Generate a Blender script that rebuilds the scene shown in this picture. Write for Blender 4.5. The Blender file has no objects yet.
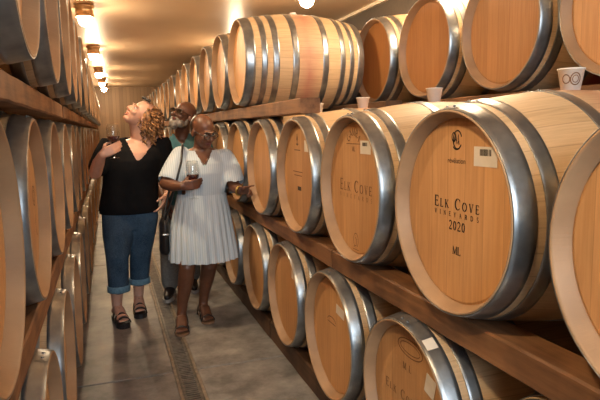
import bpy, bmesh, math, random
from mathutils import Vector, Matrix, Euler
PI = math.pi
S = bpy.context.scene
C = S.collection
random.seed(7)

# ------------------------------------------------------------------ camera
cam_d = bpy.data.cameras.new('camera')
cam = bpy.data.objects.new('camera', cam_d)
C.objects.link(cam)
F_PX, YAW, PITCH, ROLL, EYE = 562.4, 0.32657, 0.12782, 0.01886, 1.44
cam_d.sensor_width = 36.0
cam_d.lens = F_PX / 600.0 * 36.0
cam_d.clip_start = 0.05
r0 = Vector((math.cos(YAW), -math.sin(YAW), 0))
f0 = Vector((math.sin(YAW) * math.cos(PITCH), math.cos(YAW) * math.cos(PITCH), -math.sin(PITCH)))
u0 = r0.cross(f0)
rr = r0 * math.cos(ROLL) - u0 * math.sin(ROLL)
uu = r0 * math.sin(ROLL) + u0 * math.cos(ROLL)
m3 = Matrix((rr, uu, -f0)).transposed()
cam.matrix_world = Matrix.Translation((0, 0, EYE)) @ m3.to_4x4()
S.camera = cam

# ------------------------------------------------------------------ light
S.view_settings.view_transform = 'Standard'
S.view_settings.look = 'None'
S.view_settings.gamma = 1.0
S.view_settings.use_curve_mapping = False
S.view_settings.exposure = 0.55
LAMP_STRENGTH = 345.0
LAMP_COLOR = (1.0, 0.75, 0.47)
world = bpy.data.worlds.new('World')
S.world = world
world.use_nodes = True
bg = world.node_tree.nodes['Background']
bg.inputs[0].default_value = (0.62, 0.78, 1.0, 1)
bg.inputs[1].default_value = 0.08
# daylight through the open end of the aisle behind the camera
ad = bpy.data.lights.new('doorway_daylight', 'AREA')
ad.shape = 'RECTANGLE'; ad.size = 1.5; ad.size_y = 1.4
ad.energy = 78; ad.color = (0.84, 0.93, 1.0)
ao = bpy.data.objects.new('doorway_daylight', ad)
C.objects.link(ao)
ao.location = (0.2, -2.4, 2.15)
ao.rotation_euler = (math.radians(78), 0, math.radians(-6))

# ------------------------------------------------------------------ node helpers
def mat(name):
    m = bpy.data.materials.new(name); m.use_nodes = True
    nt = m.node_tree
    return m, nt, nt.nodes['Principled BSDF']
def N(nt, typ, **kw):
    n = nt.nodes.new(typ)
    for k, v in kw.items(): setattr(n, k, v)
    return n
def L(nt, a, b): nt.links.new(a, b)
def math_node(nt, op, a, b=None, c=None):
    n = N(nt, 'ShaderNodeMath', operation=op)
    for i, v in enumerate((a, b, c)):
        if v is None: continue
        if isinstance(v, (int, float)): n.inputs[i].default_value = v
        else: L(nt, v, n.inputs[i])
    return n.outputs[0]
def mixc(nt, fac, a, b, blend='MIX'):
    n = N(nt, 'ShaderNodeMix', data_type='RGBA', blend_type=blend)
    for sock, v in ((n.inputs[0], fac), (n.inputs[6], a), (n.inputs[7], b)):
        if isinstance(v, (int, float)): sock.default_value = v
        elif isinstance(v, tuple): sock.default_value = v if len(v) == 4 else v + (1,)
        else: L(nt, v, sock)
    return n.outputs[2]
def ramp(nt, fac, stops):
    n = N(nt, 'ShaderNodeValToRGB'); e = n.color_ramp.elements
    while len(e) < len(stops): e.new(0.5)
    for i, (p, c) in enumerate(stops):
        e[i].position = p; e[i].color = c + (1,) if len(c) == 3 else c
    L(nt, fac, n.inputs[0]); return n.outputs[0]
def combine(nt, x, y, z):
    n = N(nt, 'ShaderNodeCombineXYZ')
    for i, v in enumerate((x, y, z)):
        if isinstance(v, (int, float)): n.inputs[i].default_value = v
        else: L(nt, v, n.inputs[i])
    return n.outputs[0]
def noise(nt, vec, scale, detail=3, rough=0.5):
    n = N(nt, 'ShaderNodeTexNoise'); n.inputs['Scale'].default_value = scale
    n.inputs['Detail'].default_value = detail; n.inputs['Roughness'].default_value = rough
    if vec is not None: L(nt, vec, n.inputs['Vector'])
    return n.outputs[0]
def objco(nt):
    t = N(nt, 'ShaderNodeTexCoord'); s = N(nt, 'ShaderNodeSeparateXYZ'); L(nt, t.outputs['Object'], s.inputs[0])
    return t.outputs['Object'], s.outputs
def bump(nt, bs, h, strength=0.2, dist=0.005):
    b = N(nt, 'ShaderNodeBump'); b.inputs['Strength'].default_value = strength; b.inputs['Distance'].default_value = dist
    L(nt, h, b.inputs['Height']); L(nt, b.outputs[0], bs.inputs['Normal'])
def plain(name, col, rough=0.6, metal=0.0, var=0.12, scale=30, coat=0):
    m, nt, bs = mat(name)
    co, _ = objco(nt)
    nz = noise(nt, co, scale, 4)
    lo = tuple(max(0, c * (1 - var)) for c in col); hi = tuple(min(1, c * (1 + var)) for c in col)
    L(nt, ramp(nt, nz, [(0.3, lo), (0.7, hi)]), bs.inputs['Base Color'])
    bs.inputs['Roughness'].default_value = rough; bs.inputs['Metallic'].default_value = metal
    if rough > 0.8: bs.inputs['Specular IOR Level'].default_value = 0.1
    return m

# ------------------------------------------------------------------ materials
def stave_material():
    m, nt, bs = mat('oak_staves')
    co, xyz = objco(nt)
    oi = N(nt, 'ShaderNodeObjectInfo').outputs['Random']
    ang = math_node(nt, 'ARCTAN2', xyz[2], xyz[1])
    a = math_node(nt, 'MULTIPLY', ang, 30 / (2 * PI))
    idx = math_node(nt, 'FLOOR', a); fr = math_node(nt, 'FRACT', a)
    wn = N(nt, 'ShaderNodeTexWhiteNoise', noise_dimensions='2D')
    L(nt, combine(nt, idx, math_node(nt, 'MULTIPLY', oi, 91.0), 0.0), wn.inputs['Vector'])
    grain = noise(nt, combine(nt, math_node(nt, 'MULTIPLY', xyz[0], 3.0), math_node(nt, 'MULTIPLY', a, 5.0), math_node(nt, 'MULTIPLY', oi, 37.0)), 2.2, 5, 0.6)
    base = ramp(nt, wn.outputs['Value'], [(0.0, (0.49, 0.34, 0.185)), (0.5, (0.55, 0.39, 0.22)), (1.0, (0.60, 0.435, 0.255))])
    col = mixc(nt, 0.28, base, ramp(nt, grain, [(0.35, (0.30, 0.16, 0.08)), (0.6, (0.66, 0.44, 0.25))]))
    edge = math_node(nt, 'ABSOLUTE', math_node(nt, 'SUBTRACT', fr, 0.5))
    joint = math_node(nt, 'GREATER_THAN', edge, 0.478)
    col = mixc(nt, math_node(nt, 'MULTIPLY', joint, 0.28), col, (0.12, 0.06, 0.03))
    # wine spilled round the bung
    at = N(nt, 'ShaderNodeAttribute', attribute_type='OBJECT', attribute_name='stain')
    nz = noise(nt, co, 7.0, 4)
    near = math_node(nt, 'SUBTRACT', 1.0, math_node(nt, 'MULTIPLY', math_node(nt, 'ABSOLUTE', math_node(nt, 'SUBTRACT', xyz[0], 0.45)), 7.5))
    near = math_node(nt, 'MAXIMUM', near, 0.0)
    st = math_node(nt, 'MULTIPLY', math_node(nt, 'MULTIPLY', near, math_node(nt, 'MULTIPLY', nz, 1.5)), at.outputs['Fac'])
    st = math_node(nt, 'MINIMUM', st, 0.9)
    col = mixc(nt, st, col, (0.36, 0.055, 0.06))
    # bevelled end grain of the chime, coloured darker than the staves
    endg = math_node(nt, 'GREATER_THAN', math_node(nt, 'ABSOLUTE', math_node(nt, 'SUBTRACT', xyz[0], 0.45)), 0.4485)
    rr2 = math_node(nt, 'ADD', math_node(nt, 'MULTIPLY', xyz[1], xyz[1]), math_node(nt, 'MULTIPLY', xyz[2], xyz[2]))
    bev = math_node(nt, 'LESS_THAN', rr2, 0.2965 ** 2)
    col = mixc(nt, math_node(nt, 'MAXIMUM', endg, bev), col, mixc(nt, nz, (0.22, 0.125, 0.065), (0.52, 0.33, 0.18)))
    L(nt, col, bs.inputs['Base Color']); bs.inputs['Roughness'].default_value = 0.55
    bump(nt, bs, grain, 0.12)
    return m
def head_material():
    m, nt, bs = mat('oak_head')
    co, xyz = objco(nt)
    oi = N(nt, 'ShaderNodeObjectInfo').outputs['Random']
    a = math_node(nt, 'ADD', math_node(nt, 'MULTIPLY', xyz[1], 11.5), 0.5)
    idx = math_node(nt, 'FLOOR', a); fr = math_node(nt, 'FRACT', a)
    wn = N(nt, 'ShaderNodeTexWhiteNoise', noise_dimensions='2D')
    L(nt, combine(nt, idx, math_node(nt, 'MULTIPLY', oi, 53.0), 0.0), wn.inputs['Vector'])
    grain = noise(nt, combine(nt, math_node(nt, 'MULTIPLY', xyz[1], 60.0), math_node(nt, 'MULTIPLY', xyz[2], 3.0), math_node(nt, 'MULTIPLY', oi, 41.0)), 1.4, 5, 0.6)
    base = ramp(nt, wn.outputs['Value'], [(0.0, (0.48, 0.25, 0.10)), (0.5, (0.54, 0.285, 0.115)), (1.0, (0.60, 0.325, 0.135))])
    col = mixc(nt, 0.28, base, ramp(nt, grain, [(0.35, (0.36, 0.16, 0.05)), (0.65, (0.66, 0.37, 0.15))]))
    edge = math_node(nt, 'ABSOLUTE', math_node(nt, 'SUBTRACT', fr, 0.5))
    col = mixc(nt, math_node(nt, 'MULTIPLY', math_node(nt, 'GREATER_THAN', edge, 0.485), 0.35), col, (0.22, 0.09, 0.03))
    tone = N(nt, 'ShaderNodeAttribute', attribute_type='OBJECT', attribute_name='tone').outputs['Fac']
    col = mixc(nt, tone, col, mixc(nt, 1.0, col, (0.74, 0.60, 0.44), 'MULTIPLY'))
    hv = N(nt, 'ShaderNodeHueSaturation'); L(nt, col, hv.inputs['Color'])
    L(nt, math_node(nt, 'ADD', math_node(nt, 'MULTIPLY', oi, 0.22), 0.9), hv.inputs['Value'])
    L(nt, hv.outputs[0], bs.inputs['Base Color']); bs.inputs['Roughness'].default_value = 0.5
    bump(nt, bs, grain, 0.08)
    return m
def hoop_material():
    m, nt, bs = mat('galvanised_steel')
    co, xyz = objco(nt)
    n1 = noise(nt, co, 14, 5); n2 = noise(nt, co, 60, 3)
    L(nt, ramp(nt, n1, [(0.3, (0.23, 0.25, 0.265)), (0.55, (0.33, 0.355, 0.375)), (0.75, (0.44, 0.465, 0.48))]), bs.inputs['Base Color'])
    bs.inputs['Metallic'].default_value = 0.9
    L(nt, math_node(nt, 'ADD', math_node(nt, 'MULTIPLY', n2, 0.20), 0.24), bs.inputs['Roughness'])
    bump(nt, bs, n2, 0.04)
    return m
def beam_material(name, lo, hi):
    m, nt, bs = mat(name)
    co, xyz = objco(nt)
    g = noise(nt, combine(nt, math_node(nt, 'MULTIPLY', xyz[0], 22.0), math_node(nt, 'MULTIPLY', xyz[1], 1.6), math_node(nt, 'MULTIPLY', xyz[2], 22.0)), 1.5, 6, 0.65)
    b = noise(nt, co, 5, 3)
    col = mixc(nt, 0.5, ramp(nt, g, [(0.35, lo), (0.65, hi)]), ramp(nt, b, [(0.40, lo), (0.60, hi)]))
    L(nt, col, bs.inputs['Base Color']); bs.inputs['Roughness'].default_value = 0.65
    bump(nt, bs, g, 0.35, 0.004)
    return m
def concrete_material():
    m, nt, bs = mat('stained_concrete')
    co, xyz = objco(nt)
    a = noise(nt, co, 1.6, 6, 0.62); b = noise(nt, co, 9, 6, 0.65); c = noise(nt, co, 90, 2)
    col = ramp(nt, a, [(0.30, (0.17, 0.165, 0.155)), (0.5, (0.32, 0.305, 0.285)), (0.72, (0.50, 0.475, 0.435))])
    col = mixc(nt, 0.4, col, ramp(nt, b, [(0.35, (0.11, 0.107, 0.10)), (0.65, (0.36, 0.34, 0.315))]))
    d = noise(nt, co, 3.2, 8, 0.7)
    col = mixc(nt, 0.75, col, ramp(nt, d, [(0.36, (0.36, 0.36, 0.36)), (0.50, (0.76, 0.75, 0.74)), (0.64, (1.0, 0.98, 0.95))]), 'MULTIPLY')
    L(nt, col, bs.inputs['Base Color'])
    L(nt, math_node(nt, 'ADD', math_node(nt, 'MULTIPLY', b, 0.3), 0.38), bs.inputs['Roughness'])
    bump(nt, bs, c, 0.12, 0.003)
    return m
def ceiling_material():
    m, nt, bs = mat('tan_ceiling')
    co, xyz = objco(nt)
    a = noise(nt, co, 1.2, 4)
    L(nt, ramp(nt, a, [(0.3, (0.54, 0.385, 0.25)), (0.7, (0.61, 0.44, 0.29))]), bs.inputs['Base Color'])
    bs.inputs['Roughness'].default_value = 0.42
    return m
def board_material():
    m, nt, bs = mat('wall_boards')
    co, xyz = objco(nt)
    a = math_node(nt, 'MULTIPLY', xyz[0], 9.0)
    wn = N(nt, 'ShaderNodeTexWhiteNoise', noise_dimensions='1D'); L(nt, math_node(nt, 'FLOOR', a), wn.inputs['W'])
    col = ramp(nt, wn.outputs['Value'], [(0, (0.15, 0.085, 0.04)), (1, (0.22, 0.13, 0.065))])
    fr = math_node(nt, 'FRACT', a)
    col = mixc(nt, math_node(nt, 'LESS_THAN', fr, 0.06), col, (0.07, 0.035, 0.015))
    L(nt, col, bs.inputs['Base Color']); bs.inputs['Roughness'].default_value = 0.6
    return m
def jeans_material():
    m, nt, bs = mat('blue_denim')
    co, xyz = objco(nt)
    a = noise(nt, co, 7, 4); b = noise(nt, co, 160, 2)
    col = ramp(nt, a, [(0.35, (0.014, 0.032, 0.060)), (0.65, (0.045, 0.085, 0.135))])
    L(nt, mixc(nt, 0.25, col, ramp(nt, b, [(0.3, (0.02, 0.04, 0.08)), (0.7, (0.14, 0.22, 0.30))])), bs.inputs['Base Color'])
    bs.inputs['Roughness'].default_value = 0.85; bs.inputs['Specular IOR Level'].default_value = 0.1
    return m
def dress_material():
    m, nt, bs = mat('pale_striped_cotton')
    co, xyz = objco(nt)
    w = math_node(nt, 'SINE', math_node(nt, 'MULTIPLY', xyz[0], 420.0))
    L(nt, mixc(nt, math_node(nt, 'ADD', math_node(nt, 'MULTIPLY', w, 0.5), 0.5), (0.55, 0.62, 0.67), (0.43, 0.51, 0.57)), bs.inputs['Base Color'])
    bs.inputs['Roughness'].default_value = 0.85; bs.inputs['Specular IOR Level'].default_value = 0.1
    return m
def hair_material(name, a, b):
    m, nt, bs = mat(name)
    co, xyz = objco(nt)
    L(nt, ramp(nt, noise(nt, co, 45, 3), [(0.35, a), (0.65, b)]), bs.inputs['Base Color'])
    bs.inputs['Roughness'].default_value = 0.45
    return m
def skin_material(name, col, col2):
    m, nt, bs = mat(name)
    co, xyz = objco(nt)
    L(nt, ramp(nt, noise(nt, co, 18, 4), [(0.3, col), (0.7, col2)]), bs.inputs['Base Color'])
    bs.inputs['Roughness'].default_value = 0.42
    bs.inputs['Subsurface Weight'].default_value = 0.0
    return m
def glass_material(name='clear_glass', ior=1.45):
    m, nt, bs = mat(name)
    nt.nodes.remove(bs)
    lw_ = N(nt, 'ShaderNodeLayerWeight'); lw_.inputs[0].default_value = 0.5
    frs = math_node(nt, 'ADD', math_node(nt, 'MULTIPLY', math_node(nt, 'POWER', lw_.outputs['Facing'], 4.0), 0.5), 0.07 if ior > 1.3 else 0.01)
    tr = N(nt, 'ShaderNodeBsdfTransparent'); tr.inputs[0].default_value = (0.97, 0.98, 0.98, 1)
    gl = N(nt, 'ShaderNodeBsdfGlossy'); gl.inputs['Roughness'].default_value = 0.08
    mx = N(nt, 'ShaderNodeMixShader'); L(nt, frs, mx.inputs[0]); L(nt, tr.outputs[0], mx.inputs[1]); L(nt, gl.outputs[0], mx.inputs[2])
    L(nt, mx.outputs[0], nt.nodes['Material Output'].inputs[0])
    return m
def emit_material(name, col, s):
    m, nt, bs = mat(name)
    bs.inputs['Base Color'].default_value = (0.9, 0.85, 0.75, 1)
    bs.inputs['Emission Color'].default_value = col + (1,)
    bs.inputs['Emission Strength'].default_value = s
    return m

M = dict(
    stave=stave_material(), head=head_material(), hoop=hoop_material(),
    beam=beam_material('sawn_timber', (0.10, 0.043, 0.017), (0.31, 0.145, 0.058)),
    beam_dark=beam_material('shaded_timber', (0.045, 0.022, 0.011), (0.13, 0.065, 0.032)),  # darker copy of the timber; shade inside the racks is put into its colour
    concrete=concrete_material(), ceiling=ceiling_material(), boards=board_material(),
    sidewall=plain('dark_side_wall', (0.055, 0.038, 0.025), 0.8),
    trim=plain('pale_trim', (0.62, 0.52, 0.38), 0.5),
    drain=plain('worn_steel', (0.13, 0.11, 0.09), 0.55, 0.3, 0.4, 25),
    drain_rail=plain('rusty_steel_rail', (0.24, 0.19, 0.14), 0.6, 0.2, 0.35, 20),
    drain_dark=plain('drain_channel', (0.03, 0.026, 0.022), 0.8),
    ink=plain('black_ink', (0.022, 0.014, 0.010), 0.7),
    ink_faint=plain('faded_brown_ink', (0.16, 0.075, 0.03), 0.7),
    paper=plain('white_paper', (0.72, 0.66, 0.56), 0.7, 0, 0.05),
    bung=plain('white_silicone', (0.72, 0.70, 0.66), 0.5, 0, 0.05),
    cup=plain('white_plastic', (0.75, 0.72, 0.66), 0.4, 0, 0.05),
    brass=plain('aged_brass', (0.42, 0.24, 0.11), 0.35, 0.7, 0.15),
    globe=emit_material('lit_opal_glass', (LAMP_COLOR[0], LAMP_COLOR[1], LAMP_COLOR[2]), LAMP_STRENGTH),
    denim=jeans_material(), cuff=plain('light_denim_cuff', (0.13, 0.24, 0.32), 0.85, 0, 0.2, 60),
    black=plain('black_jersey', (0.008, 0.008, 0.009), 0.85), black_leather=plain('black_leather', (0.012, 0.011, 0.012), 0.45),
    dress=dress_material(), grey_cloth=plain('grey_twill', (0.20, 0.205, 0.20), 0.85, 0, 0.15, 60),
    teal=plain('teal_cotton', (0.06, 0.15, 0.17), 0.85), grey_rubber=plain('pale_sole_rubber', (0.42, 0.40, 0.37), 0.7),
    brown_sole=plain('tan_sole', (0.20, 0.11, 0.06), 0.6), brown_leather=plain('brown_leather', (0.05, 0.025, 0.015), 0.5),
    curl=hair_material('curly_light_brown_hair', (0.05, 0.018, 0.008), (0.42, 0.20, 0.07)),
    beard=hair_material('grey_beard', (0.13, 0.11, 0.09), (0.30, 0.265, 0.22)),
    darkhair=hair_material('short_black_hair', (0.008, 0.006, 0.005), (0.02, 0.014, 0.011)),
    skin_l=skin_material('fair_skin', (0.54, 0.29, 0.20), (0.60, 0.34, 0.245)),
    skin_r=skin_material('deep_brown_skin', (0.105, 0.042, 0.022), (0.145, 0.060, 0.032)),
    skin_m=skin_material('dark_brown_skin', (0.10, 0.042, 0.024), (0.135, 0.058, 0.034)),
    lip_l=plain('pink_lips', (0.46, 0.19, 0.15), 0.4), lip_d=plain('plum_lips', (0.13, 0.035, 0.03), 0.4),
    eye=plain('eye_white', (0.7, 0.66, 0.6), 0.2, 0, 0.03), iris=plain('dark_iris', (0.02, 0.012, 0.008), 0.15),
    glass=glass_material(), wine=plain('red_wine', (0.045, 0.004, 0.008), 0.08),
    lens=glass_material('lens_glass', 1.08), silver=plain('silver', (0.6, 0.62, 0.62), 0.25, 0.9), gold=plain('gold', (0.6, 0.42, 0.12), 0.3, 0.9),
    turquoise=plain('turquoise_stone', (0.35, 0.55, 0.55), 0.3),
)

# ------------------------------------------------------------------ object helpers
def link(name, bm, material, parent=None, smooth=True, loc=(0, 0, 0)):
    me = bpy.data.meshes.new(name)
    if smooth:
        for f in bm.faces: f.smooth = True
    bm.to_mesh(me); bm.free()
    o = bpy.data.objects.new(name, me)
    if material is not None:
        for mm in (material if isinstance(material, (list, tuple)) else [material]): me.materials.append(mm)
    C.objects.link(o); o.parent = parent; o.location = loc
    return o
def tag(o, label=None, cat=None, group=None, kind=None):
    if label: o['label'] = label
    if cat: o['category'] = cat
    if group: o['group'] = group
    if kind: o['kind'] = kind
    return o
def empty(name, loc, label, cat, group=None, rotz=0.0):
    o = bpy.data.objects.new(name, None); C.objects.link(o)
    o.location = loc; o.rotation_euler = (0, 0, rotz); o.empty_display_size = 0.1
    return tag(o, label, cat, group)
def box(bm, lo, hi, mi=0):
    x0, y0, z0 = lo; x1, y1, z1 = hi
    v = [bm.verts.new(p) for p in ((x0, y0, z0), (x1, y0, z0), (x1, y1, z0), (x0, y1, z0), (x0, y0, z1), (x1, y0, z1), (x1, y1, z1), (x0, y1, z1))]
    for q in ((0, 3, 2, 1), (4, 5, 6, 7), (0, 1, 5, 4), (1, 2, 6, 5), (2, 3, 7, 6), (3, 0, 4, 7)):
        bm.faces.new([v[i] for i in q]).material_index = mi
def revolve_x(bm, prof, seg, closed=False, mi=0):
    """prof: list of (x, r) revolved about the x axis"""
    rings = []
    for x, r in prof:
        rings.append([bm.verts.new((x, r * math.cos(2 * PI * k / seg), r * math.sin(2 * PI * k / seg))) for k in range(seg)])
    n = len(rings)
    for i in range(n if closed else n - 1):
        a, b = rings[i], rings[(i + 1) % n]
        for k in range(seg):
            bm.faces.new((a[k], b[k], b[(k + 1) % seg], a[(k + 1) % seg])).material_index = mi
    return rings
def revolve_z(bm, prof, seg, cx=0, cy=0, mi=0, cap0=False, cap1=False):
    rings = [[bm.verts.new((cx + r * math.cos(2 * PI * k / seg), cy + r * math.sin(2 * PI * k / seg), z)) for k in range(seg)] for r, z in prof]
    for a, b in zip(rings, rings[1:]):
        for k in range(seg):
            bm.faces.new((a[k], a[(k + 1) % seg], b[(k + 1) % seg], b[k])).material_index = mi
    if cap0: bm.faces.new(rings[0][::-1]).material_index = mi
    if cap1: bm.faces.new(rings[-1]).material_index = mi

# ------------------------------------------------------------------ the room
CEIL = 2.84
def struct(name, bm, m, smooth=False):
    o = link(name, bm, m, None, smooth); o['kind'] = 'structure'; return o
DX0, DX1 = 0.295, 0.437          # the drain runs between these
bm = bmesh.new()
ys = [-4.0, 0.24, 3.29, 6.34, 9.39, 12.44, 15.49, 19.3]
for a, b in zip(ys, ys[1:]):
    for xa, xb in ((-1.6, DX0), (DX1, 3.1)):
        box(bm, (xa, a + 0.006, -0.12), (xb, b - 0.006, 0.0))
box(bm, (-1.6, -4, -0.16), (3.1, 19.3, -0.012 - 0.1))
bmesh.ops.bevel(bm, geom=[e for e in bm.edges if all(abs(v.co.z) < 1e-6 for v in e.verts)], offset=0.004, segments=1, affect='EDGES')
struct('floor', bm, M['concrete'])
bm = bmesh.new(); box(bm, (-1.6, -4, CEIL), (3.1, 19.3, CEIL + 0.1)); struct('ceiling', bm, M['ceiling'])
bm = bmesh.new(); box(bm, (-1.6, 19.2, 0), (3.1, 19.3, CEIL)); struct('wall_back', bm, M['boards'])
bm = bmesh.new(); box(bm, (3.0, -4, 0), (3.1, 19.2, CEIL)); struct('wall_right', bm, M['sidewall'])
bm = bmesh.new(); box(bm, (-1.6, -4, 0), (-1.5, 19.2, CEIL)); struct('wall_left', bm, M['sidewall'])
bm = bmesh.new(); box(bm, (2.965, -4, CEIL - 0.035), (3.0, 19.2, CEIL)); struct('trim_1', bm, M['trim'])

# the trench drain in the aisle
dr = empty('trench_drain', (0.366, 7.5, 0), 'narrow slotted steel drain running along the middle of the concrete floor', 'drain')
def local(bm, base):
    bmesh.ops.translate(bm, verts=bm.verts, vec=-Vector(base)); return bm
for x0, x1 in ((DX0 + 0.001, DX0 + 0.018), (DX1 - 0.018, DX1 - 0.001)):
    bm = bmesh.new(); box(bm, (x0, -3.9, -0.05), (x1, 19.1, -0.001)); link('frame_rail', local(bm, dr.location), M['drain_rail'], dr, False)
bm = bmesh.new(); box(bm, (DX0 + 0.018, -3.9, -0.10), (DX1 - 0.018, 19.1, -0.09)); link('channel', local(bm, dr.location), M['drain_dark'], dr, False)
for k in range(12):
    bm = bmesh.new(); ya = 1.6 + k * 1.0
    for xx in (DX0 + 0.021, DX1 - 0.035): box(bm, (xx, ya + 0.004, -0.028), (xx + 0.014, ya + 0.996, -0.004))
    for j in range(40):
        y0 = ya + 0.006 + j * 0.0248
        box(bm, (DX0 + 0.035, y0, -0.024), (DX1 - 0.035, y0 + 0.013, -0.005))
    link('grate', local(bm, dr.location), M['drain'], dr, False)

# ceiling lamps
def lamp(x, y, label):
    t = empty('ceiling_lamp', (x, y, CEIL), label, 'ceiling lamp', 'jelly jar lamps along the ceiling')
    bm = bmesh.new()
    revolve_z(bm, [(0.001, 0), (0.098, 0), (0.108, -0.012), (0.108, -0.03), (0.096, -0.04), (0.096, -0.115), (0.104, -0.122), (0.104, -0.136), (0.094, -0.136), (0.090, -0.12), (0.001, -0.12)], 32)
    link('base', bm, M['brass'], t)
    bm = bmesh.new()
    revolve_z(bm, [(0.066, -0.121), (0.072, -0.14), (0.070, -0.175), (0.055, -0.21), (0.03, -0.228), (0.001, -0.234)], 32)
    link('glass_globe', bm, M['globe'], t)
lw = ['ceiling lamp just above and ahead of the camera', 'ceiling lamp nearest the camera along the left rack in view', 'second ceiling lamp along the left rack', 'third ceiling lamp along the left rack', 'fourth ceiling lamp along the left rack, small in the distance', 'farthest ceiling lamp by the end wall']
for (x, y), lb in zip(((-0.27, 3.75), (-0.155, 6.9), (-0.13, 10.1), (-0.09, 13.4), (-0.04, 16.0), (0.0, 17.9)), lw):
    lamp(x, y, 'lit brass and glass ' + lb)
lamp(-0.30, 0.65, 'warm lit brass and opal glass lamp overhead beside the camera')
lamp(1.93, 5.38, 'warm lit brass and opal glass lamp above the sideways barrel on the right')
lamp(2.08, 2.95, 'warm lit brass and opal glass lamp above the set back barrels')
lamp(2.08, 9.2, 'warm lit brass and opal glass lamp hidden behind the right upper row')

# ------------------------------------------------------------------ barrels
BL, RB, RC = 0.90, 0.359, 0.302
def rad(x): return RB - (RB - RC) * abs(2 * x / BL - 1) ** 2.0
def stave_bm(seg):
    bm = bmesh.new()
    xs = [BL * i / 24 for i in range(25)]
    prof = [(0.046, 0.277), (0.006, 0.2925), (0.0, 0.296), (0.0, RC - 0.003)]
    prof += [(x + (0.003 if i == 0 else -0.003 if i == 24 else 0), rad(x)) for i, x in enumerate(xs)]
    prof += [(BL, RC - 0.003), (BL, 0.296), (BL - 0.006, 0.2925), (BL - 0.046, 0.277)]
    revolve_x(bm, prof, seg); return bm
def head_bm(seg, front=True):
    bm = bmesh.new()
    x = 0.042 if front else BL - 0.042
    dx = 0.004 if front else -0.004
    rings = revolve_x(bm, [(x + dx * 3, 0.282), (x + dx, 0.279), (x, 0.270), (x, 0.14), (x, 0.02)], seg)
    bm.faces.new(rings[-1])
    bmesh.ops.recalc_face_normals(bm, faces=bm.faces)
    return bm
def hoop_bm(x0, x1, seg, rivets=True):
    bm = bmesh.new(); t = 0.0028; e = 0.0006
    n = 4; xs = [x0 + (x1 - x0) * i / n for i in range(n + 1)]
    prof = [(x, rad(x) + t) for x in xs]
    prof[0] = (x0 + e, prof[0][1]); prof.insert(0, (x0, rad(x0) + t - e)); prof[-1] = (x1 - e, prof[-1][1]); prof.append((x1, rad(x1) + t - e))
    prof += [(x, rad(x) - 0.001) for x in xs[::-1]]
    revolve_x(bm, prof, seg, closed=True)
    if rivets:
        xm = (x0 + x1) / 2
        for a in (PI / 2 - 0.06, PI / 2 + 0.06):
            for dx in (-0.012, 0.012):
                rr_ = rad(xm) + t
                c = Vector((xm + dx, rr_ * math.cos(a), rr_ * math.sin(a)))
                bmesh.ops.create_icosphere(bm, subdivisions=1, radius=0.0055, matrix=Matrix.Translation(c) @ Matrix.Diagonal((1, 1, 0.6, 1)))
        # lapped end of the strip
        for k in range(6):
            a0 = PI / 2 - 0.12 + k * 0.04; a1 = a0 + 0.04; R1 = t + 0.0016
            q = [(x0 + 0.002, a0), (x1 - 0.002, a0), (x1 - 0.002, a1), (x0 + 0.002, a1)]
            bm.faces.new([bm.verts.new((x, (rad(x) + R1) * math.cos(a), (rad(x) + R1) * math.sin(a))) for x, a in q])
    bmesh.ops.recalc_face_normals(bm, faces=bm.faces)
    return bm
def bung_bm():
    bm = bmesh.new(); revolve_z(bm, [(0.022, 0.350), (0.027, 0.358), (0.027, 0.371), (0.022, 0.377)], 20, BL / 2, 0, cap1=True); return bm
def mesh_of(name, bm, m, smooth=True):
    o = link(name, bm, m, None, smooth); me = o.data; bpy.data.objects.remove(o); return me
SEG = 72
HOOPS6 = [(0.002, 0.062), (0.086, 0.128), (0.305, 0.345), (BL - 0.345, BL - 0.305), (BL - 0.128, BL - 0.086), (BL - 0.062, BL - 0.002)]
HOOPS8 = [(0.002, 0.070), (0.112, 0.152), (0.192, 0.236), (0.330, 0.376), (BL - 0.345, BL - 0.300), (BL - 0.205, BL - 0.165), (BL - 0.125, BL - 0.09), (BL - 0.055, BL - 0.002)]
ME = dict(staves=mesh_of('staves', stave_bm(SEG), M['stave']), headf=mesh_of('head', head_bm(SEG), M['head'], False),
          headb=mesh_of('head', head_bm(SEG, False), M['head'], False), bung=mesh_of('bung', bung_bm(), M['bung']))
H6 = [mesh_of('hoop', hoop_bm(a, b, SEG), M['hoop']) for a, b in HOOPS6]
H8 = [mesh_of('hoop', hoop_bm(a, b, SEG), M['hoop']) for a, b in HOOPS8]
def far_mesh():
    bm = bmesh.new(); seg = 40
    def merge(b2, mi):
        for f in b2.faces: f.material_index = mi; f.smooth = (mi != 1)
        me = bpy.data.meshes.new('tmp'); b2.to_mesh(me); b2.free(); bm.from_mesh(me); bpy.data.meshes.remove(me)
    merge(stave_bm(seg), 0); merge(head_bm(seg), 1); merge(head_bm(seg, False), 1)
    for a, b in HOOPS6: merge(hoop_bm(a, b, seg, False), 2)
    bmesh.ops.translate(bm, verts=bm.verts, vec=(0, 0, 0))
    me = bpy.data.meshes.new('wine_barrel'); bm.to_mesh(me); bm.free()
    for mm in (M['stave'], M['head'], M['hoop']): me.materials.append(mm)
    return me
FAR = far_mesh()
rng = random.Random(3)
def child(name, me, parent, loc=(0, 0, 0)):
    o = bpy.data.objects.new(name, me); C.objects.link(o); o.parent = parent; o.location = loc; return o
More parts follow.
